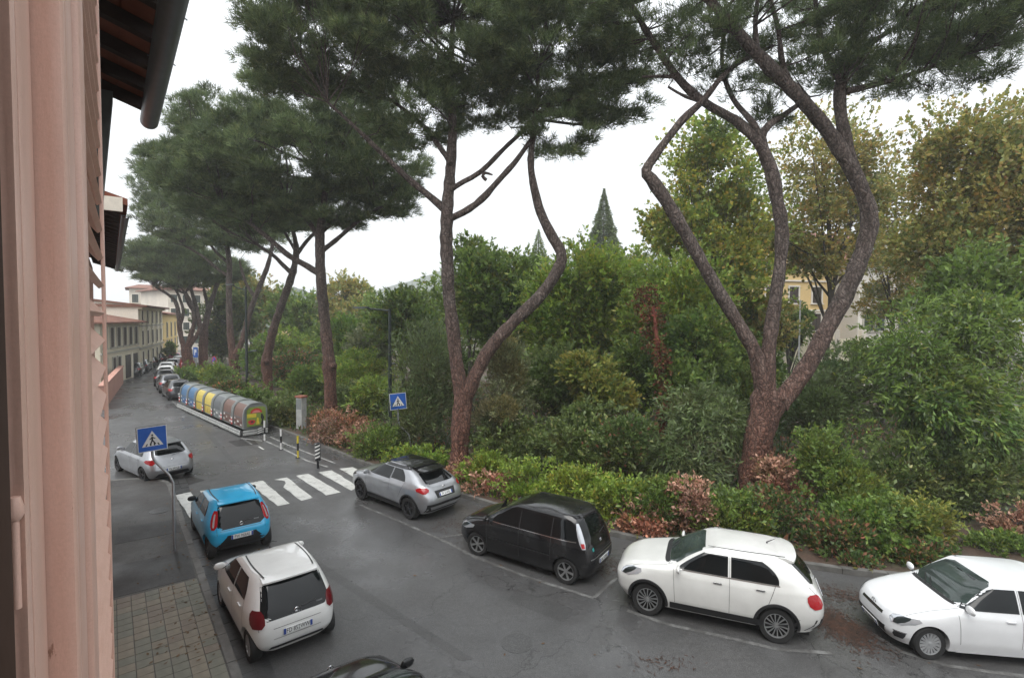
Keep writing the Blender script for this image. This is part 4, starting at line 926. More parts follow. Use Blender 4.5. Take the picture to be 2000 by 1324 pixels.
# ------------------------------------------------------------------ umbrella pines
def needles(P, D, nb, length, width, C, g, spread=.75):
    """Brushes of thin needles: nb slim triangles from each tuft point."""
    n = len(P); P = np.repeat(P, nb, 0); D = np.repeat(unit(D), nb, 0); C = np.repeat(C, nb, 0)*g.uniform(.75, 1.3, (n*nb, 1))
    d = unit(D+sphere(n*nb, g)*spread); w = unit(np.cross(d, sphere(n*nb, g))); L = length*g.uniform(.6, 1.25, (n*nb, 1))
    s = P+sphere(n*nb, g)*length*.25
    return np.stack([s-w*width*.5, s+w*width*.5, s+d*L], 1), C
PINE_G = [((.118, .165, .068), 5), ((.145, .192, .080), 4), ((.090, .128, .060), 3), ((.175, .21, .085), 1.2)]
def pine(label, depth, limbs, blobs, ntuft, seed, dens=.0, redto=None, nb=11, length=.26, width=.022, twigs=60, extra=None, pal=PINE_G, clump=.55, rs=.83):
    g = np.random.default_rng(seed); rr = random.Random(seed)
    k = depth/F_PX
    b = at(limbs[0][0][0], limbs[0][0][1], depth); base = Vector((b.x, b.y, .1)); root = empty('pine_tree', base, 0, label, 'pine tree', 'umbrella pines along the street')
    nodes = []
    for li, limb in enumerate(limbs):
        pts = []; rad = []
        for q in limb:
            dd = q[3] if len(q) > 3 else 0
            p = at(q[0], q[1], depth+dd); pts.append(p); rad.append(q[2]*rs*(depth+dd)/F_PX)
        if li == 0: pts[0].z = 0; 
        # refine for a knobbly outline
        P2 = []; R2 = []
        for i in range(len(pts)-1):
            m = max(2, int((pts[i+1]-pts[i]).length/.28))
            for j in range(m):
                f = j/m; a = pts[max(i-1, 0)]; d = pts[min(i+2, len(pts)-1)]; t = f
                q = .5*((2*pts[i])+(pts[i+1]-a)*t+(2*a-5*pts[i]+4*pts[i+1]-d)*t*t+(3*pts[i]-a-3*pts[i+1]+d)*t**3)
                P2.append(q); R2.append((rad[i]*(1-f)+rad[i+1]*f)*rr.uniform(.93, 1.09))
        P2.append(pts[-1]); R2.append(rad[-1])
        red = redto is not None and li == 0
        o = MB().tube(P2, R2, 12 if li < 4 else 8, jit=.16).build('trunk' if li == 0 else 'limb', M['pine_bark_red'] if red else M['pine_bark'], root, smooth=70, loc=-base)
        nodes += [(p, r) for p, r in zip(P2[len(P2)//3:], R2[len(P2)//3:])]
    B = [px_blob(x) for x in blobs]
    vol = np.array([np.prod(x[1])**(2/3)*(y[6] if len(y) > 6 else 1) for x, y in zip(B, blobs)]); cnt = (ntuft*vol/vol.sum()).astype(int)
    Ps = []; Ds = []; Cs = []; tips = []
    for (c, r), m in zip(B, cnt):
        c = np.array(c); r = np.array(r); per = 34; nc = max(4, int(m/per*1.6)); d = sphere(nc, g)
        d[:, 2] = np.where(d[:, 2] < 0, d[:, 2]*.62, d[:, 2])
        rad = g.uniform(.30, 1.0, (nc, 1))**.45; lump = 1+.14*valnoise(d*r, 1.3, seed)[:, None]
        cc = c+d*r*rad*lump
        kp = valnoise(cc, 1.0, seed+3) > -.42+dens+g.normal(0, .12, nc); cc, d = cc[kp], d[kp]
        if len(cc) < 3: continue
        i = g.integers(0, len(cc), m); cs = clump*g.uniform(.7, 1.25, len(cc))
        o = sphere(m, g); o[:, 2] = np.abs(o[:, 2])*.8+o[:, 2]*.25
        p = cc[i]+o*cs[i][:, None]*g.uniform(.15, 1, (m, 1))**.6*np.array([[1, 1, .62]])
        dd = d[i]*.55+o*.7; dd[:, 2] += .45
        Ps.append(p); Ds.append(dd+sphere(m, g)*.25)
        shade = g.uniform(.70, 1.30, len(cc))[i][:, None]
        Cs.append(palette_pick(pal, m, g)*shade)
        for q in p[g.choice(len(p), max(2, int(twigs*m/ntuft)), replace=False)] if len(p) > 4 else []: tips.append(Vector(q))
    P = np.concatenate(Ps); D = np.concatenate(Ds); C = np.concatenate(Cs)
    V, C = needles(P, D, nb, length, width, C, g)
    tag(tri_mesh('crown', V-np.array(base)[None, None, :], 3, C, M['needle'], root), kind='stuff')
    mb = MB()
    for t in tips:
        s, r = min(nodes, key=lambda nd: (nd[0]-t).length+max(0, nd[0].z-t.z)*2.0)
        L = (t-s).length; m1 = s.lerp(t, .4)+Vector((rr.uniform(-.1, .1)*L, rr.uniform(-.1, .1)*L, -.03*L)); m2 = s.lerp(t, .75)+Vector((rr.uniform(-.08, .08)*L, 0, .03*L))
        r1 = min(r*.5, .016*L+.012)
        mb.tube([s, m1, m2, t], [r1, r1*.75, r1*.5, r1*.25], 5, cap=False)
    tag(mb.build('branches', M['pine_bark'], root, smooth=70, loc=-base), kind='stuff')
    return root
pine('forked pine with red trunk behind the silver crossover', 20.3,
  [[(893, 958, 25), (896, 900, 22), (900, 840, 22), (903, 790, 23), (906, 765, 24)],
   [(904, 775, 20), (893, 720, 16), (884, 640, 15), (876, 560, 14.5), (872, 480, 14.5), (874, 400, 14), (880, 330, 12, .3), (884, 250, 10, .5), (880, 150, 8, .8), (885, 40, 5, 1)],
   [(910, 775, 18), (935, 718, 15), (965, 670, 15), (1010, 622, 14), (1060, 572, 14), (1097, 508, 13), (1080, 465, 11.5), (1056, 415, 10), (1041, 355, 8.5), (1037, 310, 7.5), (1046, 220, 6, .5), (1052, 130, 4, .8)],
   [(874, 415, 9), (845, 388, 8), (805, 356, 7), (765, 318, 6, -.3), (700, 255, 4.5, -.6), (640, 200, 3, -1)],
   [(876, 428, 9), (905, 415, 8), (940, 390, 8), (972, 355, 7), (1005, 318, 6), (1040, 270, 4.5)],
   [(878, 372, 7), (905, 355, 6.5), (940, 335, 6), (985, 290, 5, .8), (1060, 220, 4, 1.2), (1130, 150, 3, 1.5)],
   [(881, 320, 7), (850, 275, 6, .8), (820, 240, 5, 1.5), (770, 200, 4, 2)],
   [(950, 352, 4), (943, 345, 4), (948, 338, 3.5), (962, 342, 2)]],
  [(870, 60, 260, 190, 20.3, 4.2), (640, 90, 165, 130, 20, 3.2), (1060, 120, 170, 150, 20.6, 3.4), (1180, 190, 85, 95, 20.6, 2.2), (1090, 268, 75, 62, 20.4, 1.6, .8), (800, 230, 120, 90, 21, 2.5, .7), (560, 130, 85, 105, 20.5, 2.2), (700, -40, 230, 130, 20.5, 4), (1000, -60, 250, 130, 20.5, 4), (950, 200, 130, 90, 21.5, 2.6, .6), (1230, 120, 45, 60, 20.6, 1.2)],
  32000, 21, dens=-.20, redto=1, nb=11, length=.32, width=.027, twigs=170)
pine('large leaning pine with three twisting limbs behind the white crossover', 17.3,
  [[(1462, 1010, 44), (1470, 940, 37), (1480, 870, 35), (1492, 810, 37), (1505, 770, 42)],
   [(1496, 790, 22), (1487, 735, 21), (1470, 680, 18), (1425, 605, 16), (1372, 515, 15.5), (1315, 415, 16), (1272, 350, 16), (1262, 332, 13), (1290, 290, 10), (1330, 238, 9.5), (1372, 198, 8.5), (1402, 160, 7), (1440, 125, 6, .4), (1510, 90, 4, .8)],
   [(1500, 780, 24), (1498, 720, 19), (1506, 640, 17), (1520, 545, 16), (1527, 460, 16), (1516, 380, 16), (1500, 315, 15.5), (1478, 275, 13), (1435, 235, 11, .3), (1375, 200, 10.5, .5), (1322, 150, 9.5, .6), (1262, 60, 8, .6), (1215, -20, 6, .6)],
   [(1520, 790, 28), (1560, 740, 23), (1590, 690, 21), (1640, 595, 21), (1680, 505, 21), (1698, 440, 20), (1690, 390, 19), (1660, 325, 18.5), (1618, 258, 17.5), (1560, 190, 16, -.3), (1480, 108, 15, -.5), (1420, 40, 13, -.7), (1360, -30, 10, -.8)],
   [(1672, 345, 15), (1650, 270, 15), (1640, 200, 15), (1645, 150, 14, .3), (1672, 70, 11, .5), (1700, -20, 8, .8)],
   [(1500, 318, 12), (1488, 270, 11), (1502, 245, 9), (1535, 222, 7, .6), (1580, 190, 5, 1)],
   [(1490, 275, 9), (1470, 240, 8), (1430, 190, 6.5, 1), (1410, 120, 5, 1.3), (1420, 30, 4, 1.5)],
   [(1650, 180, 9), (1700, 168, 8), (1760, 152, 6.5), (1850, 120, 5, -.4), (1930, 90, 3, -.6)],
   [(1645, 165, 8), (1615, 110, 7.5, .5), (1598, 50, 6, .8), (1590, -30, 5, 1)],
   [(1560, 190, 8, -.3), (1530, 130, 7), (1520, 60, 6), (1500, -20, 5)],
   [(1480, 108, 8, -.5), (1475, 50, 6, -.4), (1482, -20, 5, -.3)],
   [(1322, 150, 6, .6), (1290, 150, 4, .6), (1255, 150, 3, .4)],
   [(1375, 200, 6, .5), (1340, 190, 4, .4), (1305, 170, 3, .2)],
   [(1680, 100, 8, .5), (1740, 60, 6, .2), (1820, 20, 4, 0), (1900, -10, 3, -.2)]],
  [(1560, 20, 200, 95, 17.3, 3.2, 1.1), (1790, 60, 165, 110, 17, 3.0, 1.7), (1930, 40, 110, 110, 16.6, 2.4, 1.7), (1270, 40, 110, 85, 17.8, 2.2, 1.0), (1400, 60, 130, 95, 17.6, 2.4, .9), (1500, 215, 90, 42, 17.8, 1.5, .45), (1640, 130, 130, 70, 17.8, 2.2, .8), (1340, 140, 75, 50, 18, 1.6, .5), (1750, 165, 60, 38, 17, 1.2, .6), (1450, 245, 55, 30, 18.2, 1, .35), (1600, -80, 420, 90, 17.3, 4, 1.6), (1560, 140, 100, 50, 17.6, 1.8, .5), (1420, 160, 80, 46, 17.9, 1.6, .45), (1860, 140, 110, 46, 17, 1.8, 1.0), (1180, 20, 50, 60, 18, 1.4, .8)],
  17000, 22, rs=.74, dens=.10, redto=1, nb=10, length=.30, width=.022, twigs=420)
pine('third pine from the right with a tall straight trunk beside the railing', 30.3,
  [[(647, 838, 16), (646, 780, 14), (644, 735, 15), (643, 715, 17), (641, 690, 13.5), (635, 630, 12), (628, 560, 11.5), (625, 500, 11), (625, 460, 10.5), (632, 400, 8), (640, 330, 6)],
   [(624, 535, 8), (600, 520, 7), (565, 500, 6.5), (530, 470, 5.5), (480, 430, 4), (430, 395, 3)],
   [(627, 492, 6), (655, 470, 5), (700, 432, 4), (750, 400, 3)], [(626, 470, 6), (600, 430, 5, .6), (560, 390, 4, 1)], [(628, 455, 5), (670, 410, 4, 1), (720, 350, 3, 1.5)],
   [(648, 716, 9, -.2), (652, 714, 8, -.55), (653, 713, 3, -.7)]],
  [(570, 330, 190, 110, 30.5, 5), (720, 340, 110, 105, 30.5, 4), (420, 350, 115, 95, 31, 3.6), (460, 260, 110, 70, 31, 3.6), (640, 240, 160, 80, 31, 4.5), (640, 420, 110, 45, 30.5, 3.0, .7), (510, 420, 90, 45, 31, 2.6, .7), (770, 400, 50, 42, 30.5, 1.6)],
  24000, 23, clump=.7, dens=-.45, redto=1, nb=10, length=.38, width=.036, twigs=110)
pine('fourth pine from the right with a leaning knotty trunk near the far lamp post', 39.5,
  [[(523, 786, 11), (523, 740, 11), (521, 710, 13), (523, 690, 10), (535, 640, 9), (552, 590, 8.5), (568, 545, 8), (577, 510, 7), (578, 480, 6), (572, 450, 4)],
   [(572, 535, 6), (555, 520, 5), (535, 500, 4), (505, 480, 3)], [(578, 500, 5), (600, 470, 4), (630, 440, 3)], [(577, 490, 4), (560, 460, 3, .6), (540, 420, 2.5, 1)], [(522, 708, 7, -.3), (519, 706, 6, -.7), (518, 706, 2, -.9)]],
  [(520, 420, 110, 65, 40, 4), (450, 400, 100, 75, 40, 4), (590, 440, 60, 35, 39.5, 2.4, .8), (400, 340, 80, 65, 41, 3)],
  9000, 24, clump=.8, dens=-.4, redto=1, nb=9, length=.42, width=.04, twigs=60)
pine('fifth pine from the right, splitting low into a straight and a curved stem', 50,
  [[(460, 752, 12), (458, 715, 11), (456, 690, 11)], [(455, 695, 8), (449, 640, 7), (447, 570, 6.5), (448, 515, 6), (440, 470, 5), (420, 430, 3)],
   [(460, 695, 8), (475, 660, 6.5), (488, 610, 6), (505, 565, 5.5), (522, 522, 5), (530, 490, 4), (535, 460, 3)], [(498, 580, 4), (484, 560, 3.5), (474, 535, 3), (468, 510, 2)], [(447, 540, 4), (425, 525, 3.5), (395, 500, 3), (360, 480, 2)], [(448, 515, 4), (420, 490, 3), (400, 460, 2)]],
  [(410, 450, 110, 62, 51, 4.5), (340, 430, 70, 65, 52, 3.5), (480, 470, 80, 42, 50, 3, .8), (350, 380, 80, 60, 52, 4), (320, 330, 48, 50, 52, 2.5)],
  9500, 25, clump=.9, dens=-.4, redto=1, nb=8, length=.5, width=.055, twigs=60)
pine('sixth pine from the right, behind the round no-parking sign', 61,
  [[(398, 730, 10), (397, 690, 9.5), (398, 660, 8.5), (404, 620, 6), (414, 585, 5), (424, 555, 4.5), (430, 530, 3)], [(397, 665, 6), (388, 625, 5), (380, 590, 4.5), (372, 560, 3)], [(402, 640, 4), (405, 600, 3.5), (398, 565, 3)], [(386, 615, 4), (372, 600, 3.5), (362, 575, 3)]],
  [(400, 530, 85, 42, 61, 4), (340, 520, 60, 45, 62, 3.5)], 5500, 26, clump=.9, dens=-.4, redto=1, nb=8, length=.55, width=.06, twigs=50)
pine('farthest pine on the left with a thick base splitting into many stems', 59,
  [[(369, 733, 13), (366, 700, 11.5), (363, 675, 11)], [(360, 680, 6), (352, 650, 5), (349, 615, 5), (343, 590, 4), (328, 575, 3), (305, 562, 2)], [(366, 680, 6), (374, 650, 5), (380, 625, 4.5), (374, 595, 4), (362, 570, 3)], [(368, 680, 5), (384, 655, 4.5), (390, 640, 4), (385, 600, 3)], [(350, 640, 4), (358, 610, 3.5), (350, 580, 3), (340, 560, 2)]],
  [(300, 520, 58, 42, 59, 3.5), (280, 500, 36, 30, 59, 2), (350, 545, 70, 35, 59, 3.5), (330, 490, 60, 35, 60, 3.5)], 6000, 27, clump=.9, dens=-.4, redto=1, nb=8, length=.5, width=.055, twigs=60)
# ------------------------------------------------------------------ hedges, shrubs, broadleaf trees
GREEN = [((0.135, 0.206, 0.045), 4), ((0.177, 0.259, 0.050), 3), ((0.092, 0.146, 0.037), 2), ((0.272, 0.288, 0.057), .5)]
DARK = [((0.104, 0.147, 0.045), 4), ((0.136, 0.185, 0.054), 3), ((0.188, 0.240, 0.069), 1.2), ((0.333, 0.323, 0.132), .25)]
BRIGHT = [((0.210, 0.310, 0.048), 4), ((0.272, 0.361, 0.057), 3), ((0.148, 0.217, 0.045), 2), ((0.394, 0.371, 0.071), .8)]
YELLOW = [((0.262, 0.269, 0.057), 3), ((0.194, 0.235, 0.050), 3), ((0.331, 0.291, 0.068), .8), ((0.125, 0.179, 0.044), 2.5)]
AUTUMN = [((0.308, 0.280, 0.078), 3), ((0.251, 0.252, 0.068), 3), ((0.376, 0.280, 0.088), 1.2), ((0.160, 0.196, 0.057), 2.4), ((0.274, 0.168, 0.062), .35)]
PLANE = [((0.210, 0.279, 0.054), 4), ((0.296, 0.330, 0.057), 2.5), ((0.148, 0.196, 0.048), 2), ((0.443, 0.352, 0.071), .9)]
GREY = [((0.184, 0.202, 0.098), 3), ((0.246, 0.259, 0.126), 2), ((0.124, 0.146, 0.067), 2)]
TEAL = [((0.125, 0.175, 0.071), 3), ((0.171, 0.225, 0.086), 2), ((0.104, 0.129, 0.057), 2)]
RUST = [((0.399, 0.223, 0.157), 4), ((0.323, 0.171, 0.114), 3), ((0.475, 0.294, 0.218), 2), ((0.180, 0.104, 0.067), 1), ((0.114, 0.133, 0.043), .9)]
MIXED = [((0.095, 0.155, 0.041), 4), ((0.068, 0.108, 0.035), 3), ((0.351, 0.162, 0.095), 1.6), ((0.203, 0.189, 0.054), 1), ((0.162, 0.095, 0.054), .8)]
HG = 'hedge plants along the parking kerb'
def hedge(label, blobs, pal, seed, n=2600, size=.11, mat='leaf'):
    blobs = [(b[0], b[1]-b[3]*.05, b[2]*1.38, b[3]*1.12, b[4], b[5]*1.25) for b in blobs]; n = int(n*1.9)
    return plant('hedge_bush', label, 'hedge', HG, blobs, n, size, pal, seed, .5, .03, 8, .46, mat=mat, nst=10, up=.5, shell=.7)
hedge('salmon-brown withered bush beside the railing and the tall straight pine', [(668, 846, 38, 36, 25.2, .7), (705, 868, 34, 34, 23.8, .7)], RUST, 101, 3600, mat='dry_leaf')
hedge('clipped dark green bush right of the salmon bush by the crossing', [(742, 874, 42, 36, 22.8, .7)], GREEN, 102, 2800)
hedge('low green bush around the foot of the far crossing sign', [(815, 898, 56, 20, 21.6, .7)], BRIGHT, 103, 3200)
hedge('rusty bush at the foot of the forked pine', [(915, 945, 40, 36, 19.6, .6)], RUST, 104, 2200, mat='dry_leaf')
hedge('bright green bush behind the roof of the silver crossover', [(955, 930, 46, 34, 19.0, .6)], BRIGHT, 105, 2600)
hedge('salmon leaved clump between silver crossover and black minivan', [(962, 968, 44, 36, 18.0, .5)], RUST, 106, 2600, mat='dry_leaf')
hedge('long bright green hedge bush behind the front of the black minivan', [(1040, 955, 62, 44, 17.6, .7)], BRIGHT, 107, 3800)
hedge('green hedge bush behind the roof of the black minivan', [(1130, 975, 60, 46, 16.6, .7)], BRIGHT, 108, 3600)
hedge('green and yellow hedge bush off the rear of the black minivan', [(1220, 1000, 52, 52, 15.6, .6)], BRIGHT, 109, 3600)
hedge('rusty clump in the hedge over the bonnet of the white crossover', [(1262, 1020, 38, 34, 14.9, .45)], RUST, 110, 2000, mat='dry_leaf')
hedge('green hedge bush over the windscreen of the white crossover', [(1300, 985, 52, 40, 15.2, .6)], GREEN, 111, 3000)
hedge('tall rust brown clump beside the leaning pine, left of it', [(1352, 1000, 34, 50, 14.7, .5), (1335, 965, 26, 22, 15, .4)], RUST, 112, 2900, mat='dry_leaf')
hedge('dark green hedge bush before the leaning pine trunk', [(1425, 1015, 56, 44, 14.7, .6)], GREEN, 113, 3200)
hedge('yellow-green hedge bush right of the leaning pine trunk', [(1500, 1000, 48, 36, 14.8, .6)], MIXED, 114, 2800)
hedge('withered orange bush close behind the leaning pine', [(1535, 945, 40, 42, 16.2, .6), (1505, 935, 26, 34, 16.4, .5)], RUST, 115, 2600, mat='dry_leaf')
hedge('tall loose green bush climbing right of the leaning pine', [(1610, 915, 44, 70, 15.6, .6), (1650, 985, 60, 56, 14.8, .7)], GREEN, 116, 5600)
hedge('thin brown and green bush over the tail of the white crossover', [(1625, 1060, 58, 44, 13.6, .5)], MIXED, 117, 2600)
hedge('green hedge bush between the two white cars on the right', [(1715, 1045, 66, 50, 13.6, .6)], GREEN, 118, 3800)
hedge('yellow tinged hedge bush at the end of the hedge by the bare soil', [(1800, 1030, 44, 46, 13.8, .55)], YELLOW, 119, 2900)
hedge('small low bush at the kerb just before the right white hatchback', [(1660, 1108, 48, 26, 12.95, .4)], MIXED, 120, 1900)
hedge('low straggling bush at the kerb above the right white hatchback bonnet', [(1790, 1090, 60, 26, 13.1, .4)], MIXED, 121, 1800)
hedge('salmon bush cut by the right edge beside the bare soil', [(1990, 1032, 44, 34, 14.6, .6)], RUST, 122, 2200, mat='dry_leaf')
hedge('low green plant cut by the right edge behind the white hatchback roof', [(1960, 1075, 60, 24, 13.6, .5)], GREEN, 123, 1700)
SG = 'shrubs in the garden'
def shrub(label, blobs, n, size, pal, seed, **kw):
    blobs = [(b[0], b[1], b[2]*1.18, b[3]*1.18, *b[4:]) for b in blobs]; n = int(n*1.35)
    kw.setdefault('r0', .07); return plant('garden_shrub', label, 'shrub', SG, blobs, n, size, pal, seed, **kw)
# behind the bins and between the far trunks
shrub('dark glossy bush beside the end of the recycling bins', [(556, 812, 46, 34, 29.5, 1.0)], 3600, .16, DARK, 201)
shrub('green bush behind the brown recycling bins', [(500, 790, 40, 26, 34, 1.2)], 2600, .18, GREEN, 202)
shrub('rust flecked low bush at the kerb behind the grey bin', [(455, 772, 40, 22, 38, 1.2)], 2400, .2, MIXED, 203)
shrub('loose green bush behind the yellow recycling bins', [(415, 752, 42, 32, 43, 1.5)], 3200, .22, GREEN, 204)
shrub('low bush beside the far parked cars left of the no-parking sign', [(375, 742, 28, 22, 50, 1.5)], 1800, .26, GREEN, 205)
shrub('tangle of shrubs behind the ticket post', [(600, 770, 50, 46, 38, 1.6)], 4200, .22, GREEN, 206)
shrub('bright fern-like slope plants left of the lamp post', [(700, 740, 62, 44, 36, 2.0), (735, 790, 46, 40, 31, 1.5)], 8000, .25, BRIGHT, 207, aspect=.3, droop=.2)
shrub('dark green shrub between the tall straight pine and lamp post', [(690, 800, 54, 40, 31.5, 1.4)], 4200, .2, DARK, 208)
shrub('yellowish ground shrubs between the fourth and third pine', [(575, 725, 48, 36, 46, 2.2)], 3600, .26, MIXED, 209)
shrub('round green shrub behind the fourth pine', [(560, 680, 44, 30, 52, 2.2)], 2800, .3, BRIGHT, 210)
shrub('green shrub between the fifth and fourth pine trunks', [(500, 720, 34, 40, 50, 1.8), (545, 740, 30, 34, 46, 1.5)], 4200, .26, GREEN, 226)
shrub('bushy green shrub right behind the tall straight pine', [(680, 680, 50, 46, 44, 2.2)], 4200, .28, GREEN, 211)
shrub('silvery grey shrub left of the lamp post', [(722, 690, 38, 40, 40, 1.6)], 3200, .25, GREY, 212)
shrub('dark feathery shrub between lamp post and forked pine', [(835, 730, 62, 90, 24.5, 1.5), (810, 820, 56, 52, 23.5, 1.3)], 11000, .2, TEAL, 213, aspect=.22, droop=-.2)
shrub('silver-tipped feathery shrub right of the forked pine', [(985, 740, 46, 64, 21.6, 1.0), (975, 800, 52, 46, 21, 1.0)], 7500, .17, GREY, 214, aspect=.24, droop=-.3)
shrub('low dark shrub behind the silver crossover hedge', [(1000, 868, 76, 40, 20.4, 1.2)], 5200, .15, DARK, 215)
shrub('dark laurel mass behind the black minivan hedge', [(1120, 880, 76, 44, 19.2, 1.2), (1150, 840, 60, 40, 20, 1.1)], 7800, .15, DARK, 216)
shrub('dark shrub with a few rust leaves over the white crossover hedge', [(1225, 880, 62, 50, 18.2, 1.1)], 5200, .14, [*DARK, ((.26, .12, .07), .5)], 217)
shrub('deep green drooping shrub left of the leaning pine', [(1370, 850, 70, 84, 18.6, 1.4), (1330, 900, 60, 50, 17.6, 1.0)], 9500, .2, TEAL, 218, aspect=.26, droop=.45)
shrub('yellow-green shrub in front of the dark thicket', [(1150, 735, 46, 36, 21.5, 1.0), (1185, 775, 40, 34, 21, .9)], 5200, .17, YELLOW, 219)
shrub('dark hollow thicket left of the red vine', [(1090, 760, 70, 70, 23.5, 1.4)], 6800, .19, DARK, 220)
shrub('green thicket right of the red vine', [(1370, 690, 66, 70, 22.5, 1.4), (1330, 770, 52, 56, 21, 1.2)], 9000, .18, GREEN, 221)
shrub('bluish green bush right of the leaning pine', [(1640, 752, 78, 56, 20.5, 1.4), (1600, 800, 60, 60, 19, 1.2)], 9500, .18, TEAL, 222, aspect=.35)
shrub('wide drooping shrub on the right, pale leaf tips', [(1800, 720, 120, 110, 17.8, 1.8), (1840, 830, 130, 100, 17.0, 1.7), (1930, 700, 90, 110, 18, 1.6)], 22000, .19, [*GREEN, ((.13, .15, .09), .8)], 223, aspect=.3, droop=.5)
shrub('low dark laurel at the edge of the bare soil', [(1840, 930, 120, 62, 16.2, 1.2), (1720, 930, 70, 50, 16.4, 1.0), (1960, 920, 80, 66, 16.2, 1.2)], 15000, .13, DARK, 224)
shrub('bright green creeper mound below the round green tree', [(1250, 730, 46, 60, 23, 1.1)], 4200, .17, GREEN, 225)
TG = 'broadleaf trees behind the street'
def tree(label, blobs, n, size, pal, seed, **kw):
    blobs = [(b[0], b[1], b[2]*1.15, b[3]*1.15, *b[4:]) for b in blobs]; n = int(n*1.35)
    kw.setdefault('r0', .16); kw.setdefault('crown', 'crown'); kw.setdefault('stem', 'trunk'); kw.setdefault('nst', 16); kw['K'] = int(kw.get('K', 16)*1.7); kw.setdefault('lob', .27); kw.setdefault('shell', .35)
    return plant('broadleaf_tree', label, 'tree', TG, blobs, n, size, pal, seed, **kw)
tree('round bright green tree right of the forked pine', [(1150, 590, 92, 100, 27.5, 2.4), (1090, 620, 70, 80, 28, 2)], 17000, .22, BRIGHT, 301, K=22)
tree('mid green tree seen between the two stems of the forked pine', [(960, 600, 76, 90, 31, 2.2), (930, 540, 40, 46, 31, 1.4), (1010, 560, 50, 60, 32, 1.8)], 13000, .26, GREEN, 302)
tree('thin airy tree top left of the forked pine stems', [(925, 500, 36, 32, 33, 1.2)], 1300, .24, GREEN, 303, lob=.3)
tree('green tree behind the lamp post arm', [(790, 640, 56, 60, 38, 2.2)], 6500, .28, GREEN, 304)
tree('pointed dark tree rising behind the lamp post', [(805, 600, 24, 40, 42, 1.2), (810, 650, 40, 50, 42, 1.6)], 4200, .26, TEAL, 305)
tree('pale olive tree in the mist right of the tall straight pine', [(675, 595, 46, 48, 64, 3), (700, 640, 56, 46, 60, 3)], 8500, .42, [*AUTUMN[:4]], 306)
tree('green tree in the mist behind the third and fourth pines', [(600, 640, 48, 56, 62, 3), (560, 610, 36, 36, 66, 3)], 7500, .42, GREEN, 307)
tree('dark evergreen behind the fifth pine', [(430, 640, 40, 62, 66, 3), (470, 620, 36, 56, 68, 3)], 7500, .42, DARK, 308)
tree('brownish green tree behind the fifth pine stems', [(500, 600, 40, 56, 72, 3.5), (455, 570, 40, 36, 72, 3)], 6500, .46, AUTUMN, 309)
tree('tall green plane tree left of the leaning pine middle limb', [(1390, 350, 90, 90, 31, 2.8), (1420, 470, 100, 90, 31, 3), (1320, 460, 60, 60, 30, 2), (1440, 580, 80, 80, 30, 2.4)], 21000, .2, PLANE, 310, K=26, r0=.22, aspect=.8)
tree('yellowing plane tree behind the right limb of the leaning pine', [(1620, 330, 100, 100, 33, 3), (1570, 460, 80, 80, 33, 2.6), (1690, 420, 90, 90, 34, 2.8), (1600, 510, 50, 40, 33, 2)], 17000, .19, AUTUMN, 311, K=26, r0=.22, aspect=.8, bark='grey_bark')
tree('huge yellow-olive tree in the upper right corner', [(1880, 340, 110, 110, 25, 2.8), (1960, 420, 110, 140, 24, 3), (1830, 480, 90, 90, 25, 2.6), (1990, 290, 70, 80, 25, 2)], 30000, .18, AUTUMN, 312, K=28, r0=.25, aspect=.7)
tree('dark green tree below the yellow-olive tree on the right edge', [(1930, 570, 86, 80, 20.5, 2), (1860, 600, 60, 56, 20.5, 1.5)], 9500, .2, [*GREEN[:3], ((.10, .115, .034), .8)], 313)
tree('leafy green tree behind the left limb of the leaning pine', [(1330, 590, 82, 76, 25.5, 2.2), (1270, 640, 56, 60, 25, 1.8)], 12500, .2, BRIGHT, 314, K=20)
tree('yellow leaved small tree before the yellow villa', [(1500, 640, 42, 46, 30, 1.6)], 3600, .22, AUTUMN, 315)
tree('small green tree beside the white pole at the yellow villa', [(1552, 640, 26, 40, 40, 1.4)], 2600, .26, GREEN, 316)
for i, (lab, bl, n, pal) in enumerate([
 ('green tree filling the gap behind the left stem of the forked pine', [(870, 620, 56, 76, 45, 2.5), (860, 700, 60, 60, 40, 2)], 8000, GREEN),
 ('broad green tree behind the feathery silver shrub', [(1010, 650, 84, 92, 39, 2.6)], 9000, DARK),
 ('dark tree behind the yellow-green shrub', [(1120, 680, 84, 80, 35, 2.4), (1180, 640, 70, 80, 36, 2)], 11000, DARK),
 ('bright tree right of the round green tree', [(1235, 570, 62, 70, 33, 2.2), (1225, 650, 66, 70, 33, 2.2)], 10000, BRIGHT),
 ('dark tree deep behind the red creeper', [(1300, 700, 80, 90, 31, 2.2)], 9000, DARK),
 ('shaded tree behind the fork of the leaning pine', [(1455, 725, 60, 56, 29, 2), (1430, 790, 70, 70, 26, 1.8)], 9500, GREEN),
 ('misty green tree left of the lamp post', [(745, 640, 50, 56, 52, 2.6)], 6000, GREEN),
 ('round tree far behind the fourth pine', [(640, 690, 60, 50, 56, 3)], 5000, GREEN),
 ('pale yellow tree over the white villa', [(1745, 520, 60, 60, 37, 2.2), (1790, 580, 46, 46, 36, 1.8), (1718, 600, 40, 40, 37, 1.4)], 4400, AUTUMN),
 ('low green tree right of the yellow villa wall', [(1730, 705, 60, 34, 30, 1.8)], 5000, GREEN)]):
    tree(lab, bl, n, .24 if bl[0][4] < 40 else .32, pal, 330+i)
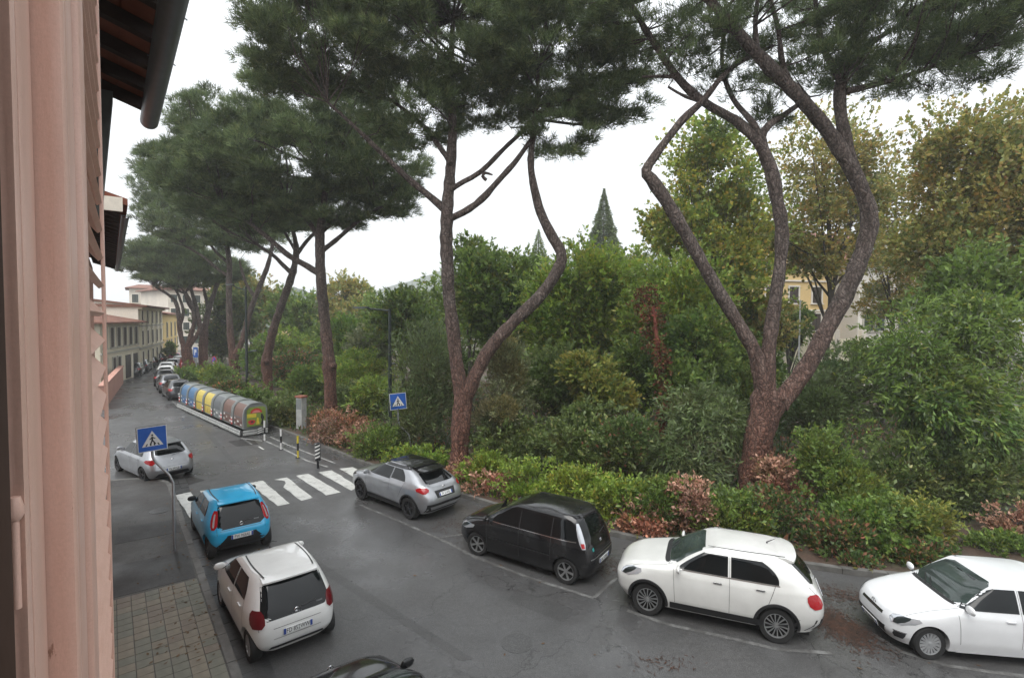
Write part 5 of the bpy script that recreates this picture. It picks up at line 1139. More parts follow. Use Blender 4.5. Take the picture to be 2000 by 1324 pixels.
# red creeper hanging on a dead stem
B = [px_blob(b) for b in ((1275, 640, 22, 50, 21.6, .4), (1290, 720, 18, 60, 20.8, .4), (1298, 790, 16, 46, 20.2, .4), (1262, 590, 26, 26, 22.4, .5))]
base = Vector((B[2][0][0], B[2][0][1], .11)); root = empty('red_creeper', base, 0, 'rust red creeper climbing a dead stem in the thicket', 'creeper')
V, C = foliage(B, 2800, .13, .55, [((.16, .055, .035), 3), ((.20, .085, .05), 2), ((.11, .04, .026), 2), ((.10, .14, .04), 4.0)], 401, 8, .5, .4)
tag(tri_mesh('foliage', V-np.array(base)[None, None, :], 4, C, M['dry_leaf'], root), kind='stuff')
MB().tube([base, Vector(B[1][0]), Vector(B[0][0])+Vector((0, 0, .9))], [.14, .11, .05], 8).build('stem', M['red_vine'], root, loc=-base)
# spruces
def conifer(label, top, bot, half, depth, seed, n=5200, pal=TEAL):
    g = np.random.default_rng(seed); t = at(*top, depth); b = at(*bot, depth); b.x = t.x; H = t.z-b.z; Rm = half*depth/F_PX
    base = Vector((t.x, t.y, .1)); root = empty('spruce_tree', base, 0, label, 'spruce', 'conifers behind the thicket')
    N = n; f = g.uniform(0, 1, N)**.75; ring = np.clip(np.floor(f*20)/20+g.normal(0, .022, N), .004, 1.02); a = g.uniform(0, 2*pi, N); q = g.uniform(.15, 1, N)**.6
    lob = 1+.18*np.sin(a*5+ring*40); rr = ring**1.05*Rm*q*lob
    P = np.stack([t.x+rr*np.cos(a), t.y+rr*np.sin(a), t.z-ring*H-q*ring*H*.05], 1)
    D = np.stack([np.cos(a), np.sin(a), -.35+0*a], 1)+sphere(N, g)*.35
    C = palette_pick(pal, N, g)*g.uniform(.7, 1.25, (N, 1))
    V = leaves(P, D, ((.13+.50*ring)*Rm/2.9)[:, None], .34, C, g)
    tag(tri_mesh('crown', V-np.array(base)[None, None, :], 4, C, M['needle'], root), kind='stuff')
    MB().tube([base, (t.x, t.y, t.z)], [.22, .02], 8).build('trunk', M['grey_bark'], root, loc=-base)
conifer('dark pointed spruce standing against the white sky', (1180, 368), (1190, 560), 50, 60, 501, 15000)
conifer('thin spruce tip behind the right stem of the forked pine', (1052, 448), (1052, 560), 36, 46, 502, 6000, GREEN)
conifer('small spruce tip left of the plane tree', (1246, 492), (1246, 560), 22, 70, 503, 3500)
# ground cover under the thicket
g = np.random.default_rng(77); N = 60000; px = g.uniform(560, 2100, N); dp = g.uniform(0, 1, N)
pts = []
for i in range(0, N):
    y = 14+dp[i]*34; x = (px[i]-1000)/1000*y
    pts.append((x, y))
pts = np.array(pts); rkx = np.array([(p.x, p.y) for p in rk]); d2 = np.min((pts[:, None, 0]-rkx[None, ::4, 0])**2+(pts[:, None, 1]-rkx[None, ::4, 1])**2, 1)**.5
kerby = np.interp(pts[:, 0], [q[0] for q in reversed(RK)], [q[1] for q in reversed(RK)])
ok = (pts[:, 1] > kerby+.5) & (valnoise(np.c_[pts, np.zeros(len(pts))], .45, 5) > -.25) & ~((pts[:, 0] > 9.5) & (pts[:, 1] < 17)); pts = pts[ok]
P = np.c_[pts, np.full(len(pts), .11)]; D = sphere(len(P), g)*.6+np.array([[0, 0, 1.0]])
C = palette_pick(MIXED, len(P), g)*g.uniform(.6, 1.2, (len(P), 1))
tag(tri_mesh('ground_cover', leaves(P, D, .22, .35, C, g), 4, C, M['leaf'], None), 'low ivy and weeds covering the garden soil', 'ground cover', kind='stuff')
# ------------------------------------------------------------------ recycling bins
plain('bin_grey', (.20, .215, .21), .5); plain('bin_blue', (.07, .16, .29), .45); plain('bin_yellow', (.55, .43, .09), .5); plain('bin_brown', (.15, .085, .065), .5); plain('bin_dark', (.11, .12, .125), .5)
plain('print_navy', (.02, .05, .22), .5); plain('print_gold', (.45, .30, .03), .5); plain('print_maroon', (.10, .02, .02), .5); plain('print_white', (.68, .68, .66), .5)
plain('chevron_red', (.50, .02, .02), .5); plain('chevron_white', (.75, .75, .74), .5); plain('print_green', (.20, .27, .05), .5); plain('print_red', (.50, .03, .03), .5); plain('print_pink', (.62, .22, .20), .5); plain('print_yellow', (.62, .50, .04), .5)
speckled('concrete_light', (.28, .29, .28), (.42, .42, .40), 4, .7, .2); plain('rubber_dark', (.03, .03, .032), .7)
cA, cB = gp(474, 853), gp(350, 796)
U = (cB-cA); blen = U.length/7; U.normalize(); NV = Vector((U.y, -U.x, 0))      # NV points to the garden
if NV.x < 0: NV = -NV
def flat(name, pts, mat, parent, t=.004):      # thin solid from a planar outline
    P = [Vector(p) for p in pts]; n = (P[1]-P[0]).cross(P[2]-P[1]).normalized(); k = len(P)
    mb = MB().add(P+[p+n*t for p in P], [tuple(reversed(range(k))), tuple(range(k, 2*k))]+[(i, (i+1) % k, k+(i+1) % k, k+i) for i in range(k)])
    return mb.build(name, M[mat], parent)
prof = [(.02, .34), (.0, .80), (.02, 1.10), (.07, 1.34), (.17, 1.52), (.32, 1.63), (.50, 1.67), (.85, 1.67), (1.02, 1.62), (1.15, 1.50), (1.20, 1.30), (1.20, .34)]
def make_bin(kind, label, chev, first=False):
    W = blen-.04; root = empty('recycling_bin', label=label, cat='bin', group='recycling bins in a row')
    mb = MB(); n = len(prof)
    for x in (.09, W-.06): mb.v += [(x, v, z) for v, z in prof]
    mb.f += [tuple(range(n)), tuple(reversed(range(n, 2*n)))]+[(i, n+i, n+(i+1) % n, (i+1) % n) for i in range(n)]
    mb.build('shell', M['bin_grey'], root, smooth=35)
    lid, low, prt, prt2 = kind
    def curve(z0, z1, xa, xb, off):
        zz = np.linspace(z0, z1, 12); G = []
        for z in zz:
            v = np.interp(z, [p[1] for p in prof[:7]], [p[0] for p in prof[:7]]); G.append([(xa, v-off, z), (xb, v-off, z)])
        return MB().grid(G)
    fr = [(.0, .13), (W-.13, W-.02)]
    for a, b in fr:
        P = [[(a, v-.06*(1 if z < 1.5 else .3), z+.05) for v, z in prof[:9]], [(b, v-.06*(1 if z < 1.5 else .3), z+.05) for v, z in prof[:9]]]
        P2 = [[(x, v+.08, z-.03) for x, v, z in r] for r in P]
        m2 = MB(); m2.grid(P); m2.grid([list(reversed(r)) for r in P2]); m2.grid([P[0], P2[0]]); m2.grid([P2[1], P[1]]); m2.build('frame_rib', M['bin_grey'], root, smooth=40)
    ld = curve(.90, 1.60, .16, W-.16, .012).build('lid', M[lid], root, smooth=50)
    MB().box((W/2, -.005, .915), (W-.3, .05, .03)).build('lid_handle', M['bin_dark'], ld)
    pn = curve(.42, .875, .16, W-.16, .010).build('front_panel', M[low], root, smooth=50)
    rr = random.Random(hash(label) % 99)
    for k in range(7):                          # printed blocks of the sorting instructions
        x = .24+(W-.6)*((k % 3)/2.4)+rr.uniform(-.04, .04); z = .50+.14*(k//3); w = rr.uniform(.12, .26); h = rr.uniform(.06, .11)
        flat('printed_mark', [(x, -.018, z), (x+w, -.018, z), (x+w*.9, -.018, z+h), (x+w*.1, -.018, z+h)], prt if k % 2 else prt2, pn)
    if chev:
        for k in range(4):
            z = .40+k*.10; x = -.10; w = .24; yy = -.085
            Q = [(x, yy, z+.06), (x+w/2, yy, z), (x+w, yy, z+.06), (x+w, yy, z+.155), (x+w/2, yy, z+.095), (x, yy, z+.155)]
            flat('hazard_chevron', Q, 'chevron_red' if k % 2 == 0 else 'chevron_white', root)
    return root
BL = ('bin_blue', 'bin_blue', 'print_navy', 'print_white'); YE = ('bin_yellow', 'bin_yellow', 'print_gold', 'print_gold'); GR = ('bin_dark', 'bin_grey', 'bin_dark', 'print_white'); BR = ('bin_brown', 'bin_brown', 'print_maroon', 'print_white')
bins = [(BR, 'brown recycling bin at the near end of the row with a picture on its end'), (BR, 'second brown recycling bin next to the grey bin'), (GR, 'grey recycling bin between the brown and yellow ones'), (YE, 'yellow recycling bin next to the grey bin'), (YE, 'yellow recycling bin next to the blue ones'), (BL, 'blue recycling bin next to the yellow ones'), (BL, 'blue recycling bin at the far end of the row')]
ang = math.atan2(U.y, U.x)
# local frame of a bin: x against U seen from the road, y to the garden
XB = -U; angb = math.atan2(XB.y, XB.x)
for i, (k, lab) in enumerate(bins):
    b = make_bin(k, lab, True); o = cA+U*(blen*(i+1))+NV*.10
    b.location = (o.x, o.y, 0); b.rotation_euler = (0, 0, angb)
    if i == 0:
        W = blen-.04+.012; pts = lambda L: [(W, v, z) for v, z in L]
        e = flat('end_poster', pts([(.12, .48), (1.08, .48), (1.08, 1.42), (.95, 1.5), (.28, 1.5), (.12, 1.35)]), 'print_green', b)
        flat('poster_shape', [(W+.006, v, z) for v, z in [(.14, .95), (.6, .95), (.6, 1.15), (.14, 1.15)]], 'print_yellow', e)
        flat('poster_shape', [(W+.009, .60+.30*math.cos(a), 1.18+.24*math.sin(a)) for a in np.linspace(0, pi, 10)], 'print_red', e)
        flat('poster_shape', [(W+.013, .60+.22*math.cos(a), 1.19+.13*math.sin(a)) for a in np.linspace(0, pi, 10)], 'print_pink', e)
        flat('poster_shape', [(W+.009, .36+.18*math.cos(a)*(1+.2*math.sin(3*a)), .70+.13*math.sin(a)) for a in np.linspace(0, 2*pi, 14)[:-1]], 'print_red', e)
        flat('poster_shape', [(W+.013, .38+.08*math.cos(a), .72+.06*math.sin(a)) for a in np.linspace(0, 2*pi, 10)[:-1]], 'print_maroon', e)
        flat('poster_shape', [(W+.009, v, z) for v, z in [(.80, .52), (.98, .52), (.95, .75), (1.0, .9), (.9, 1.12), (.84, 1.1), (.82, .9), (.88, .78)]], 'letter_black', e)
        flat('poster_shape', [(W+.009, v, z) for v, z in [(.58, .56), (.76, .56), (.70, .92), (.64, .92)]], 'print_yellow', e)
# guard rail along the bins: one pale segment for each
def rail_seg(a, b, lab):
    d = (b-a); L = d.length; d.normalize(); r = empty('bin_kerb_guard', a, math.atan2(d.y, d.x), lab, 'guard rail', 'guard rails around the bins')
    MB().box((L/2, 0, .14), (L-.05, .10, .13)).build('lower_beam', M['concrete_light'], r, bevel=.02); MB().box((L/2, .01, .28), (L-.05, .09, .10)).build('upper_beam', M['concrete_light'], r, bevel=.02)
    MB().box((L/2, .015, .19), (L-.02, .05, .3)).build('rail_core', M['rubber_dark'], r)
    return r
words = ['in front of the near brown bin', 'in front of the second brown bin', 'in front of the grey bin', 'in front of the yellow bin by the grey one', 'in front of the far yellow bin', 'in front of the near blue bin', 'in front of the far blue bin']
o0 = cA-NV*.10
for i in range(7): rail_seg(o0+U*(blen*(i+1)), o0+U*(blen*i), 'pale two-beam guard rail '+words[i])
e0 = cA-U*.12
rail_seg(e0-NV*.05, e0+NV*1.25, 'pale guard rail across the picture end of the bins')
q = e0+NV*.78-U*.07; r = empty('hazard_plate', q, math.atan2(NV.y, NV.x), 'small black and white striped plate on the end guard rail', 'hazard plate')
MB().box((0, 0, .22), (.24, .02, .38)).build('plate', M['letter_black'], r)
for k in range(3): flat('stripe', [(-.11, -.016, .08+k*.11), (-.11, -.016, .14+k*.11), (.11, -.016, .20+k*.11), (.11, -.016, .14+k*.11)][::-1], 'print_white', r)
# ------------------------------------------------------------------ bollards
def bollard(px, lab, h=1.0, rad=.045, cols=('print_white', 'letter_black'), nst=5, tilt=0):
    p = gp(*px); r = empty('bollard', p, 0, lab, 'bollard', 'striped posts by the crossing'); r.rotation_euler = (0, tilt, 0)
    MB().tube([(0, 0, .0), (0, 0, h)], rad, 12).build('post', M[cols[1]], r, smooth=40)
    z = h
    for k in range(nst):
        s = h/(nst*2-1)
        MB().tube([(0, 0, z-s), (0, 0, z)], rad+.004, 12).build('band', M[cols[0]], r, smooth=40); z -= 2*s
    MB().tube([(0, 0, 0), (0, 0, .02)], .11, 12).build('base_plate', M['rubber_dark'], r)
    return r
bollard((517, 861), 'thin black and white post beside the end of the bins', 1.05, .04, nst=2)
bollard((549, 878), 'thin pale post with a black foot, middle of the three', .98, .04, ('print_white', 'letter_black'), nst=2)
bollard((582, 894), 'thin yellowish and black post nearest the striped delineator', 1.0, .04, ('print_yellow', 'letter_black'), nst=2)
p = gp(621, 914); r = empty('delineator', p, R(-30), 'black panel with white diagonal stripes on a post at the zebra crossing', 'delineator')
MB().tube([(0, 0, 0), (0, 0, .5)], .045, 10).build('post', M['letter_black'], r, smooth=40)
MB().tube([(0, 0, .32), (0, 0, 1.06)], .11, 16).build('panel', M['letter_black'], r, smooth=40)
for k in range(5):
    z = .38+k*.15; G = []
    for i in range(13):
        a = R(-190+200*i/12); G.append([(.115*math.cos(a), .115*math.sin(a), min(max(z+zz+.16*(i/12), .33), 1.05)) for zz in (-.04, .03)])
    MB().grid(G).build('stripe', M['print_white'], r, smooth=50)
# ------------------------------------------------------------------ pedestrian crossing signs
plain('sign_blue', (.015, .10, .42), .35); plain('galvanised', (.34, .35, .36), .45, .6); plain('sign_case', (.03, .032, .035), .5)
def strokes2d(segs, w):
    out = []
    for a, b in segs:
        a = Vector((a[0], 0, a[1])); b = Vector((b[0], 0, b[1])); d = (b-a).normalized(); n = Vector((-d.z, 0, d.x))*w/2; out.append([a-n, b-n, b+n, a+n])
    return out
def crossing_sign(path, size, face, lab, tilt=0):
    base = path[0]; r = empty('crossing_sign', base, 0, lab, 'road sign', 'pedestrian crossing signs')
    P = [p-base for p in path]
    MB().tube(P, .032, 12).build('pole', M['galvanised'], r, smooth=50)
    c = P[-1]+Vector((0, 0, size/2-.02)); s = size/2
    case = MB().box((0, 0, 0), (size, .16, size)).build('sign_box', M['sign_case'], r, bevel=.01); case.location = c; case.rotation_euler = (0, tilt, face)
    y = -.083
    b = flat('sign_face', [(-s, y, -s), (s, y, -s), (s, y, s), (-s, y, s)], 'print_white', case, .003)
    q = s*.94; flat('blue_field', [(-q, y-.004, -q), (q, y-.004, -q), (q, y-.004, q), (-q, y-.004, q)], 'sign_blue', case, .003)
    flat('white_triangle', [(-.72*s, y-.008, -.58*s), (.72*s, y-.008, -.58*s), (0, y-.008, .66*s)], 'print_white', case, .003)
    fig = MB(); yy = y-.0125
    segs = [((0, .18), (-.02, -.12), .13), ((-.02, -.12), (-.17, -.46), .10), ((0, -.12), (.20, -.44), .10), ((0, .14), (-.19, -.04), .07), ((0, .14), (.19, 0), .07)]
    for a, b2, w in segs:
        for qd in strokes2d([((a[0]*s, a[1]*s), (b2[0]*s, b2[1]*s))], w*s): fig.add([Vector((v.x, yy, v.z)) for v in qd], [(0, 1, 2, 3)])
    fig.add([(.075*s*math.cos(a), yy, .30*s+.075*s*math.sin(a)) for a in np.linspace(0, 2*pi, 13)[:-1]], [tuple(range(12))])
    for xx in (-.45, -.15, .12, .42): fig.add([(xx*s-.05*s, yy, -.54*s), (xx*s+.06*s, yy, -.54*s), (xx*.8*s+.05*s, yy, -.36*s), (xx*.8*s-.04*s, yy, -.36*s)], [(0, 1, 2, 3)])
    fig.build('walking_figure', M['letter_black'], case)
    return r
b = gp(341, 1076, .13); z = lambda py, px=335: at(px, py, b.y).z
crossing_sign([b, Vector((b.x, b.y, z(942))), at(331, 928, b.y), at(304, 902, b.y-.05), at(298, 892, b.y-.05), at(297, 878, b.y-.05)], .64, R(43), 'blue crossing sign on a bent pole on the near pavement', R(-2))
b = gp(801, 893, .1)
crossing_sign([b, Vector((b.x, b.y, at(800, 858, b.y).z)), at(798, 848, b.y), at(782, 832, b.y), at(778, 822, b.y), at(777, 798, b.y)], .72, R(20), 'blue crossing sign behind the hedge near the lamp post', R(-4))
# ------------------------------------------------------------------ lamp posts
plain('post_green', (.028, .038, .036), .45, .3); plain('lamp_glass', (.6, .62, .62), .3)
def lamp(basepx, top_px, arms, lab, depth=None):
    b = gp(*basepx); r = empty('street_lamp', b, 0, lab, 'street lamp', 'street lamps'); dp = b.y
    H = at(top_px[0], top_px[1], dp).z
    MB().tube([(0, 0, 0), (0, 0, H*.45), (0, 0, H)], [.105, .095, .07], 12).build('post', M['post_green'], r, smooth=50)
    MB().tube([(0, 0, 0), (0, 0, .5)], [.13, .11], 12).build('base', M['post_green'], r, smooth=50)
    for (yy, xend, yend) in arms:
        z0 = at(top_px[0], yy, dp).z; e = at(xend, yend, dp)-b; sg = 1 if e.x > 0 else -1
        a = MB().tube([(0, 0, z0-.02), (e.x*.5, 0, (z0+e.z)/2), (e.x*.62, 0, e.z)], .05, 8).build('arm', M['post_green'], r, smooth=50)
        hd = MB(); G = []
        for i in range(7):
            t = i/6; w = .10+.07*math.sin(pi*min(t*1.2, 1)); x = e.x*(.58+.42*t); G.append([(x, -w, e.z), (x, -w*.7, e.z+.06), (x, w*.7, e.z+.06), (x, w, e.z), (x, 0, e.z-.03), (x, -w, e.z)])
        hd.grid(G); h = hd.build('lamp_head', M['post_green'], r, smooth=50)
        MB().box((e.x*.82, 0, e.z-.03), (abs(e.x)*.26, .16, .02)).build('lamp_lens', M['lamp_glass'], h)
lamp((762, 852), (757, 603), [(606, 690, 601), (710, 797, 708)], 'dark lamp post with a long upper arm behind the crossing sign')
lamp((483, 782), (479, 560), [(566, 440, 556), (688, 501, 685)], 'far thin lamp post between the fourth and fifth pines')
# ------------------------------------------------------------------ other signs, ticket post, railing
b = gp(420, 748); r = empty('no_parking_sign', b, R(-30), 'round no-parking sign with a small white plate under the far pines', 'road sign')
hz = at(420, 703, b.y).z
MB().tube([(0, 0, 0), (0, 0, hz+.3)], .03, 8).build('pole', M['galvanised'], r)
def disc2(name, rad, y, mat, parent, z): 
    mb = MB(); mb.tube([(0, y, z), (0, y-.02, z)], rad, 24); return mb.build(name, M[mat], parent)
disc2('red_disc', .36, -.04, 'chevron_red', r, hz); disc2('blue_disc', .27, -.062, 'sign_blue', r, hz)
flat('red_bar', [(-.22, -.088, hz+.16), (-.16, -.088, hz+.22), (.22, -.088, hz-.16), (.16, -.088, hz-.22)][::-1], 'chevron_red', r); MB().box((0, -.04, hz-.62), (.5, .02, .32)).build('white_plate', M['print_white'], r)
b = gp(384, 742); r = empty('parking_sign', b, R(-30), 'small blue sign on a pole between the two farthest pines', 'road sign'); hz = at(384, 688, b.y).z
MB().tube([(0, 0, 0), (0, 0, hz+.5)], .04, 8).build('pole', M['galvanised'], r); MB().box((0, -.06, hz), (.75, .03, 1.0)).build('blue_panel', M['sign_blue'], r)
flat('white_mark', [(-.2, -.08, hz-.3), (-.05, -.08, hz-.3), (-.05, -.08, hz-.02), (.2, -.08, hz), (.2, -.08, hz+.3), (-.2, -.08, hz+.3)], 'print_white', r)
speckled('terracotta_cap', (.20, .07, .045), (.32, .12, .08), 6, .8, .2)
b = gp(589, 840); r = empty('ticket_post', b, R(-25), 'pale grey box post with a red-brown cap left of the tall straight pine', 'ticket post')
k = b.y/F_PX; hh_ = at(589, 776, b.y).z
MB().box((0, 0, hh_/2), (.42, .36, hh_)).build('cabinet', M['concrete_light'], r, bevel=.015); MB().box((0, 0, hh_+.05), (.52, .46, .10)).build('cap', M['terracotta_cap'], r, bevel=.015)
MB().box((0, -.186, hh_*.80), (.36, .012, hh_*.3)).build('dark_panel', M['bin_grey'], r)
a, c = gp(598, 850), gp(640, 874); d = (c-a); L = d.length
r = empty('railing', a, math.atan2(d.y, d.x), 'low rusty iron railing between ticket post and salmon bush', 'railing')
speckled('rusty_iron', (.06, .04, .03), (.14, .09, .06), 6, .7, .2)
for z in (.22, .98): MB().box((L/2, 0, z), (L, .035, .035)).build('rail', M['rusty_iron'], r)
nb_ = int(L/.13); barm = MB().box((0, 0, .52), (.018, .018, .98)).mesh('bar')
for i in range(nb_+1): link_mesh('bar', barm, M['rusty_iron'], r, loc=(i*L/nb_, 0, 0))
mb = MB().box((0, 0, 0), (.14, .09, .008)); o = mb.build('paper_scrap', M['print_white']); p = gp(358, 814); o.location = (p.x, p.y, .012); o.rotation_euler = (.03, .05, .7); tag(o, 'small scrap of white paper lying on the road before the blue bins', 'litter')
# ------------------------------------------------------------------ buildings
def plaster(name, c, v=.82):
    m, nt, p = newmat(name); n = noise(nt, .35, 7, .65); f = noise(nt, 14, 5, .6)
    r = ramp(nt, n.outputs[0], [(.32, tuple(x*v for x in c)), (.66, c)]); g = ramp(nt, f.outputs[0], [(.35, (.93, .93, .93)), (.65, (1.04, 1.04, 1.04))])
    nt.links.new(mix(nt, 1, r.outputs[0], g.outputs[0], 'MULTIPLY'), p.inputs['Base Color']); p.inputs['Roughness'].default_value = .88; bump(nt, p, f.outputs[0], .15, .004); M[name] = m
plaster('plaster_grey', (.68, .62, .48)); plaster('plaster_cream', (.84, .77, .58)); plaster('plaster_white', (.84, .78, .67), .95); plaster('plaster_yellow', (.74, .56, .24)); plaster('plaster_pink', (.50, .27, .21)); plaster('plaster_pale', (.78, .71, .61)); plaster('stone_trim', (.44, .42, .36)); plaster('villa_yellow', (.68, .50, .24)); plaster('villa_white', (.72, .68, .62))
plain('shutter_brown', (.045, .032, .026), .7); plain('shutter_green', (.04, .055, .045), .7); plain('door_dark', (.05, .045, .04), .7)
def rooftile():
    m, nt, p = newmat('roof_tile'); n = noise(nt, 1.2, 6); r = ramp(nt, n.outputs[0], [(.3, (.14, .06, .04)), (.7, (.27, .125, .085))]); nt.links.new(r.outputs[0], p.inputs['Base Color'])
    w = nt.nodes.new('ShaderNodeTexWave'); w.inputs['Scale'].default_value = 1.6; tc = nt.nodes.new('ShaderNodeTexCoord'); nt.links.new(tc.outputs['Object'], w.inputs['Vector']); bump(nt, p, w.outputs['Fac'], .8, .06); p.inputs['Roughness'].default_value = .85; M['roof_tile'] = m
rooftile()
def house(label, p0, p1, h, T, wall, rooftype=('hip', .9, .6), name='house', group=None, z0=0):
    p0 = Vector(p0); p1 = Vector(p1); d = (p1-p0); d.z = 0; L = d.length
    r = empty(name, (p0.x, p0.y, z0), math.atan2(d.y, d.x), label, 'building', group)
    MB().box((L/2, T/2, h/2), (L, T, h)).build('wall', M[wall], r)
    rise, ov = rooftype[1], rooftype[2]
    if rooftype[0] == 'hip': v = [(-ov, -ov, h), (L+ov, -ov, h), (L+ov, T+ov, h), (-ov, T+ov, h), (L*.25, T/2, h+rise), (L*.75, T/2, h+rise)]
    else: v = [(-ov*.3, -ov, h), (L+ov*.3, -ov, h), (L+ov*.3, T+ov, h), (-ov*.3, T+ov, h), (-ov*.3, T/2, h+rise), (L+ov*.3, T/2, h+rise)]
    v2 = [(x, y, z-.14) for x, y, z in v[:4]]
    mb = MB().add(v+v2, [(0, 1, 5, 4), (1, 2, 5), (2, 3, 4, 5), (3, 0, 4), (6, 9, 8, 7), (0, 6, 7, 1), (1, 7, 8, 2), (2, 8, 9, 3), (3, 9, 6, 0)])
    mb.build('roof', M['roof_tile'], r); return r, L
def window(r, x, z, w, h, shut='shutter_brown', trim='stone_trim', ped=False, sill=True, openw=True, y0=0.0):
    t = .13; mb = MB()
    mb.box((x-w/2-t/2, y0-.03, z+h/2), (t, .10, h)); mb.box((x+w/2+t/2, y0-.03, z+h/2), (t, .10, h)); mb.box((x, y0-.031, z+h+t/2+.001), (w+2*t, .104, t))
    if sill: mb.box((x, y0-.06, z-.06), (w+2*t+.16, .18, .115))
    f = mb.build('window', M[trim], r)
    MB().box((x, y0-.004, z+h/2), (w-.004, .03, h-.004)).build('pane', M['pane_far'], f)
    mb = MB(); mb.box((x-w*.26, y0-.03, z+h/2), (w*.44, .03, h*.97)).build('shutter', M[shut], f)
    MB().box((x+w*.26, y0-.03, z+h/2), (w*.44, .03, h*.97)).build('shutter', M[shut], f)
    if ped: MB().add([(x-w/2-.3, y0-.16, z+h+.2), (x+w/2+.3, y0-.16, z+h+.2), (x, y0-.16, z+h+.55), (x-w/2-.3, y0, z+h+.2), (x+w/2+.3, y0, z+h+.2), (x, y0, z+h+.55)], [(0, 1, 2), (3, 5, 4), (0, 3, 4, 1), (1, 4, 5, 2), (2, 5, 3, 0)]).build('pediment', M[trim], f)
def band(r, L, z, h=.16, y=-.05, mat='stone_trim', name='string_course'): MB().box((L/2, y/2-.03, z), (L+.06, abs(y)+.06, h)).build(name, M[mat], r)
G0 = 'houses lining the far left of the street'
P_A0 = at(196, 700, 44.5); P_AB = at(272, 700, 55.5); P_B1 = at(319, 700, 70.5); P_C1 = at(347, 700, 86)
zt = lambda px, py, d: at(px, py, d).z
# grey two-storey house
hA = zt(250, 628, 52)
r, L = house('grey two-storey house with red tiled hip roof and dark shutters', P_A0, P_AB, hA, 8, 'plaster_grey', ('hip', 1.1, .7), group=G0)
fl = hA/2
for i in range(6): window(r, L*(.10+.16*i), fl+.55, .9, fl*.62)
for i, x in enumerate((.10, .30, .42)): window(r, L*x, .75, .85, fl*.58)
dr = MB().box((L*.66, -.02, fl*.44), (1.6, .08, fl*.80)).build('door', M['door_dark'], r); MB().box((L*.86, -.02, fl*.44), (1.8, .08, fl*.80)).build('door', M['door_dark'], r); MB().box((L*.76, -.05, fl*.45), (.35, .14, fl*.9)).build('pilaster', M['plaster_white'], r)
band(r, L, fl+.08, .16, -.06)
# cream three-storey house with white party wall
hB = zt(272, 597, 55.5)
r, L = house('cream three-storey house with five windows a floor and a blank white side wall', P_AB, P_B1, hB, 15, 'plaster_cream', ('gable', .3, .8), group=G0)
# party wall rises behind the lower house towards the back of the block
wp = [(-.03, 0, 0), (-.03, 0, hB), (-.03, 15, hB+1.9), (-.03, 15, 0)]
MB().add([Vector(v) for v in wp]+[Vector(v)+Vector((.4, 0, 0)) for v in wp], [(0, 3, 2, 1), (4, 5, 6, 7), (0, 1, 5, 4), (1, 2, 6, 5), (2, 3, 7, 6), (3, 0, 4, 7)]).build('side_wall', M['plaster_white'], r)
MB().add([(-.25, -.8, hB-.12), (L+.2, -.8, hB-.12), (L+.2, 15, hB+1.9), (-.25, 15, hB+1.9), (-.25, -.8, hB+.06), (L+.2, -.8, hB+.06), (L+.2, 15, hB+2.08), (-.25, 15, hB+2.08)], [(0, 3, 2, 1), (4, 5, 6, 7), (0, 1, 5, 4), (1, 2, 6, 5), (2, 3, 7, 6), (3, 0, 4, 7)]).build('sloping_roof', M['roof_tile'], r)
f1, f2 = hB*.36, hB*.70
for i in range(5):
    x = L*(.12+.19*i)
    window(r, x, f2+.25, 1.0, hB*.20, trim='plaster_white'); window(r, x, f1+.45, 1.05, hB*.21, trim='plaster_white', ped=True); window(r, x, .9, 1.05, hB*.2, trim='plaster_white')
band(r, L, f1+.1, .18, -.10); band(r, L, f2+.02, .14, -.07); band(r, L, .35, .7, -.05, 'stone_trim', 'plinth'); band(r, L, hB-.26, .2, -.3, 'plaster_cream', 'cornice')
# rooftop things on the cream house
tn = MB().box((L*.3, 11, hB+2.1), (3, 2.5, 1.2)); tn.build('roof_terrace', M['plaster_pale'], r); MB().box((L*.3, 9.4, hB+2.5), (3.4, 1.2, .1)).build('terrace_awning', M['shutter_brown'], r)
# yellow house
hC = zt(320, 612, 71)
r, L = house('narrow yellow house with brown shutters beside a small street tree', P_B1, P_C1, hC, 10, 'plaster_yellow', ('gable', .9, .6), group=G0)
for i in range(3):
    for z in (.8, hC*.5): window(r, L*(.25+.28*i), z, 1.1, hC*.3)
band(r, L, hC*.46, .16, -.06, 'plaster_yellow')
# tall pale house behind the pines
pD0, pD1 = at(330, 700, 96), at(440, 700, 104); hD = zt(380, 566, 98)
r, L = house('tall pale house with dark windows partly hidden by the far pines', pD0, pD1, hD, 14, 'plaster_pale', ('hip', 1.2, .8), group=G0)
for i in range(5):
    for j in range(4): window(r, L*(.1+.2*i), 1.2+j*(hD-1)/4, 1.1, (hD-1)/4*.55, 'shutter_green', 'plaster_white')
pD2, pD3 = at(255, 700, 108), at(330, 700, 112); hE = zt(280, 563, 110)
r, L = house('pale house far back whose top shows above the cream house', pD2, pD3, hE, 10, 'plaster_pale', ('hip', 1.0, .7), group=G0)
for i in range(4):
    for j in range(2): window(r, L*(.15+.23*i), hE*.5+j*hE*.25, 1.1, hE*.14, 'shutter_green', 'plaster_white')
# small street tree before the yellow house
plant('street_tree', 'small green tree standing before the yellow house', 'tree', None, [(330, 684, 9, 12, 69, .8)], 900, .3, GREEN, 601, r0=.08, crown='crown', stem='trunk')
# low pink wall across the side street
a, c = gp(205, 800), gp(241, 748); d = (c-a); L = d.length; hw = at(240, 716, c.y).z
r = empty('garden_wall', a, math.atan2(d.y, d.x), 'low pink plastered wall at the far left beyond the silver hatchback', 'wall')
MB().box((L/2, .15, hw/2), (L, .3, hw)).build('wall', M['plaster_pink'], r); MB().box((L/2, .15, hw+.05), (L+.1, .42, .1)).build('coping', M['plaster_pink'], r, bevel=.02)
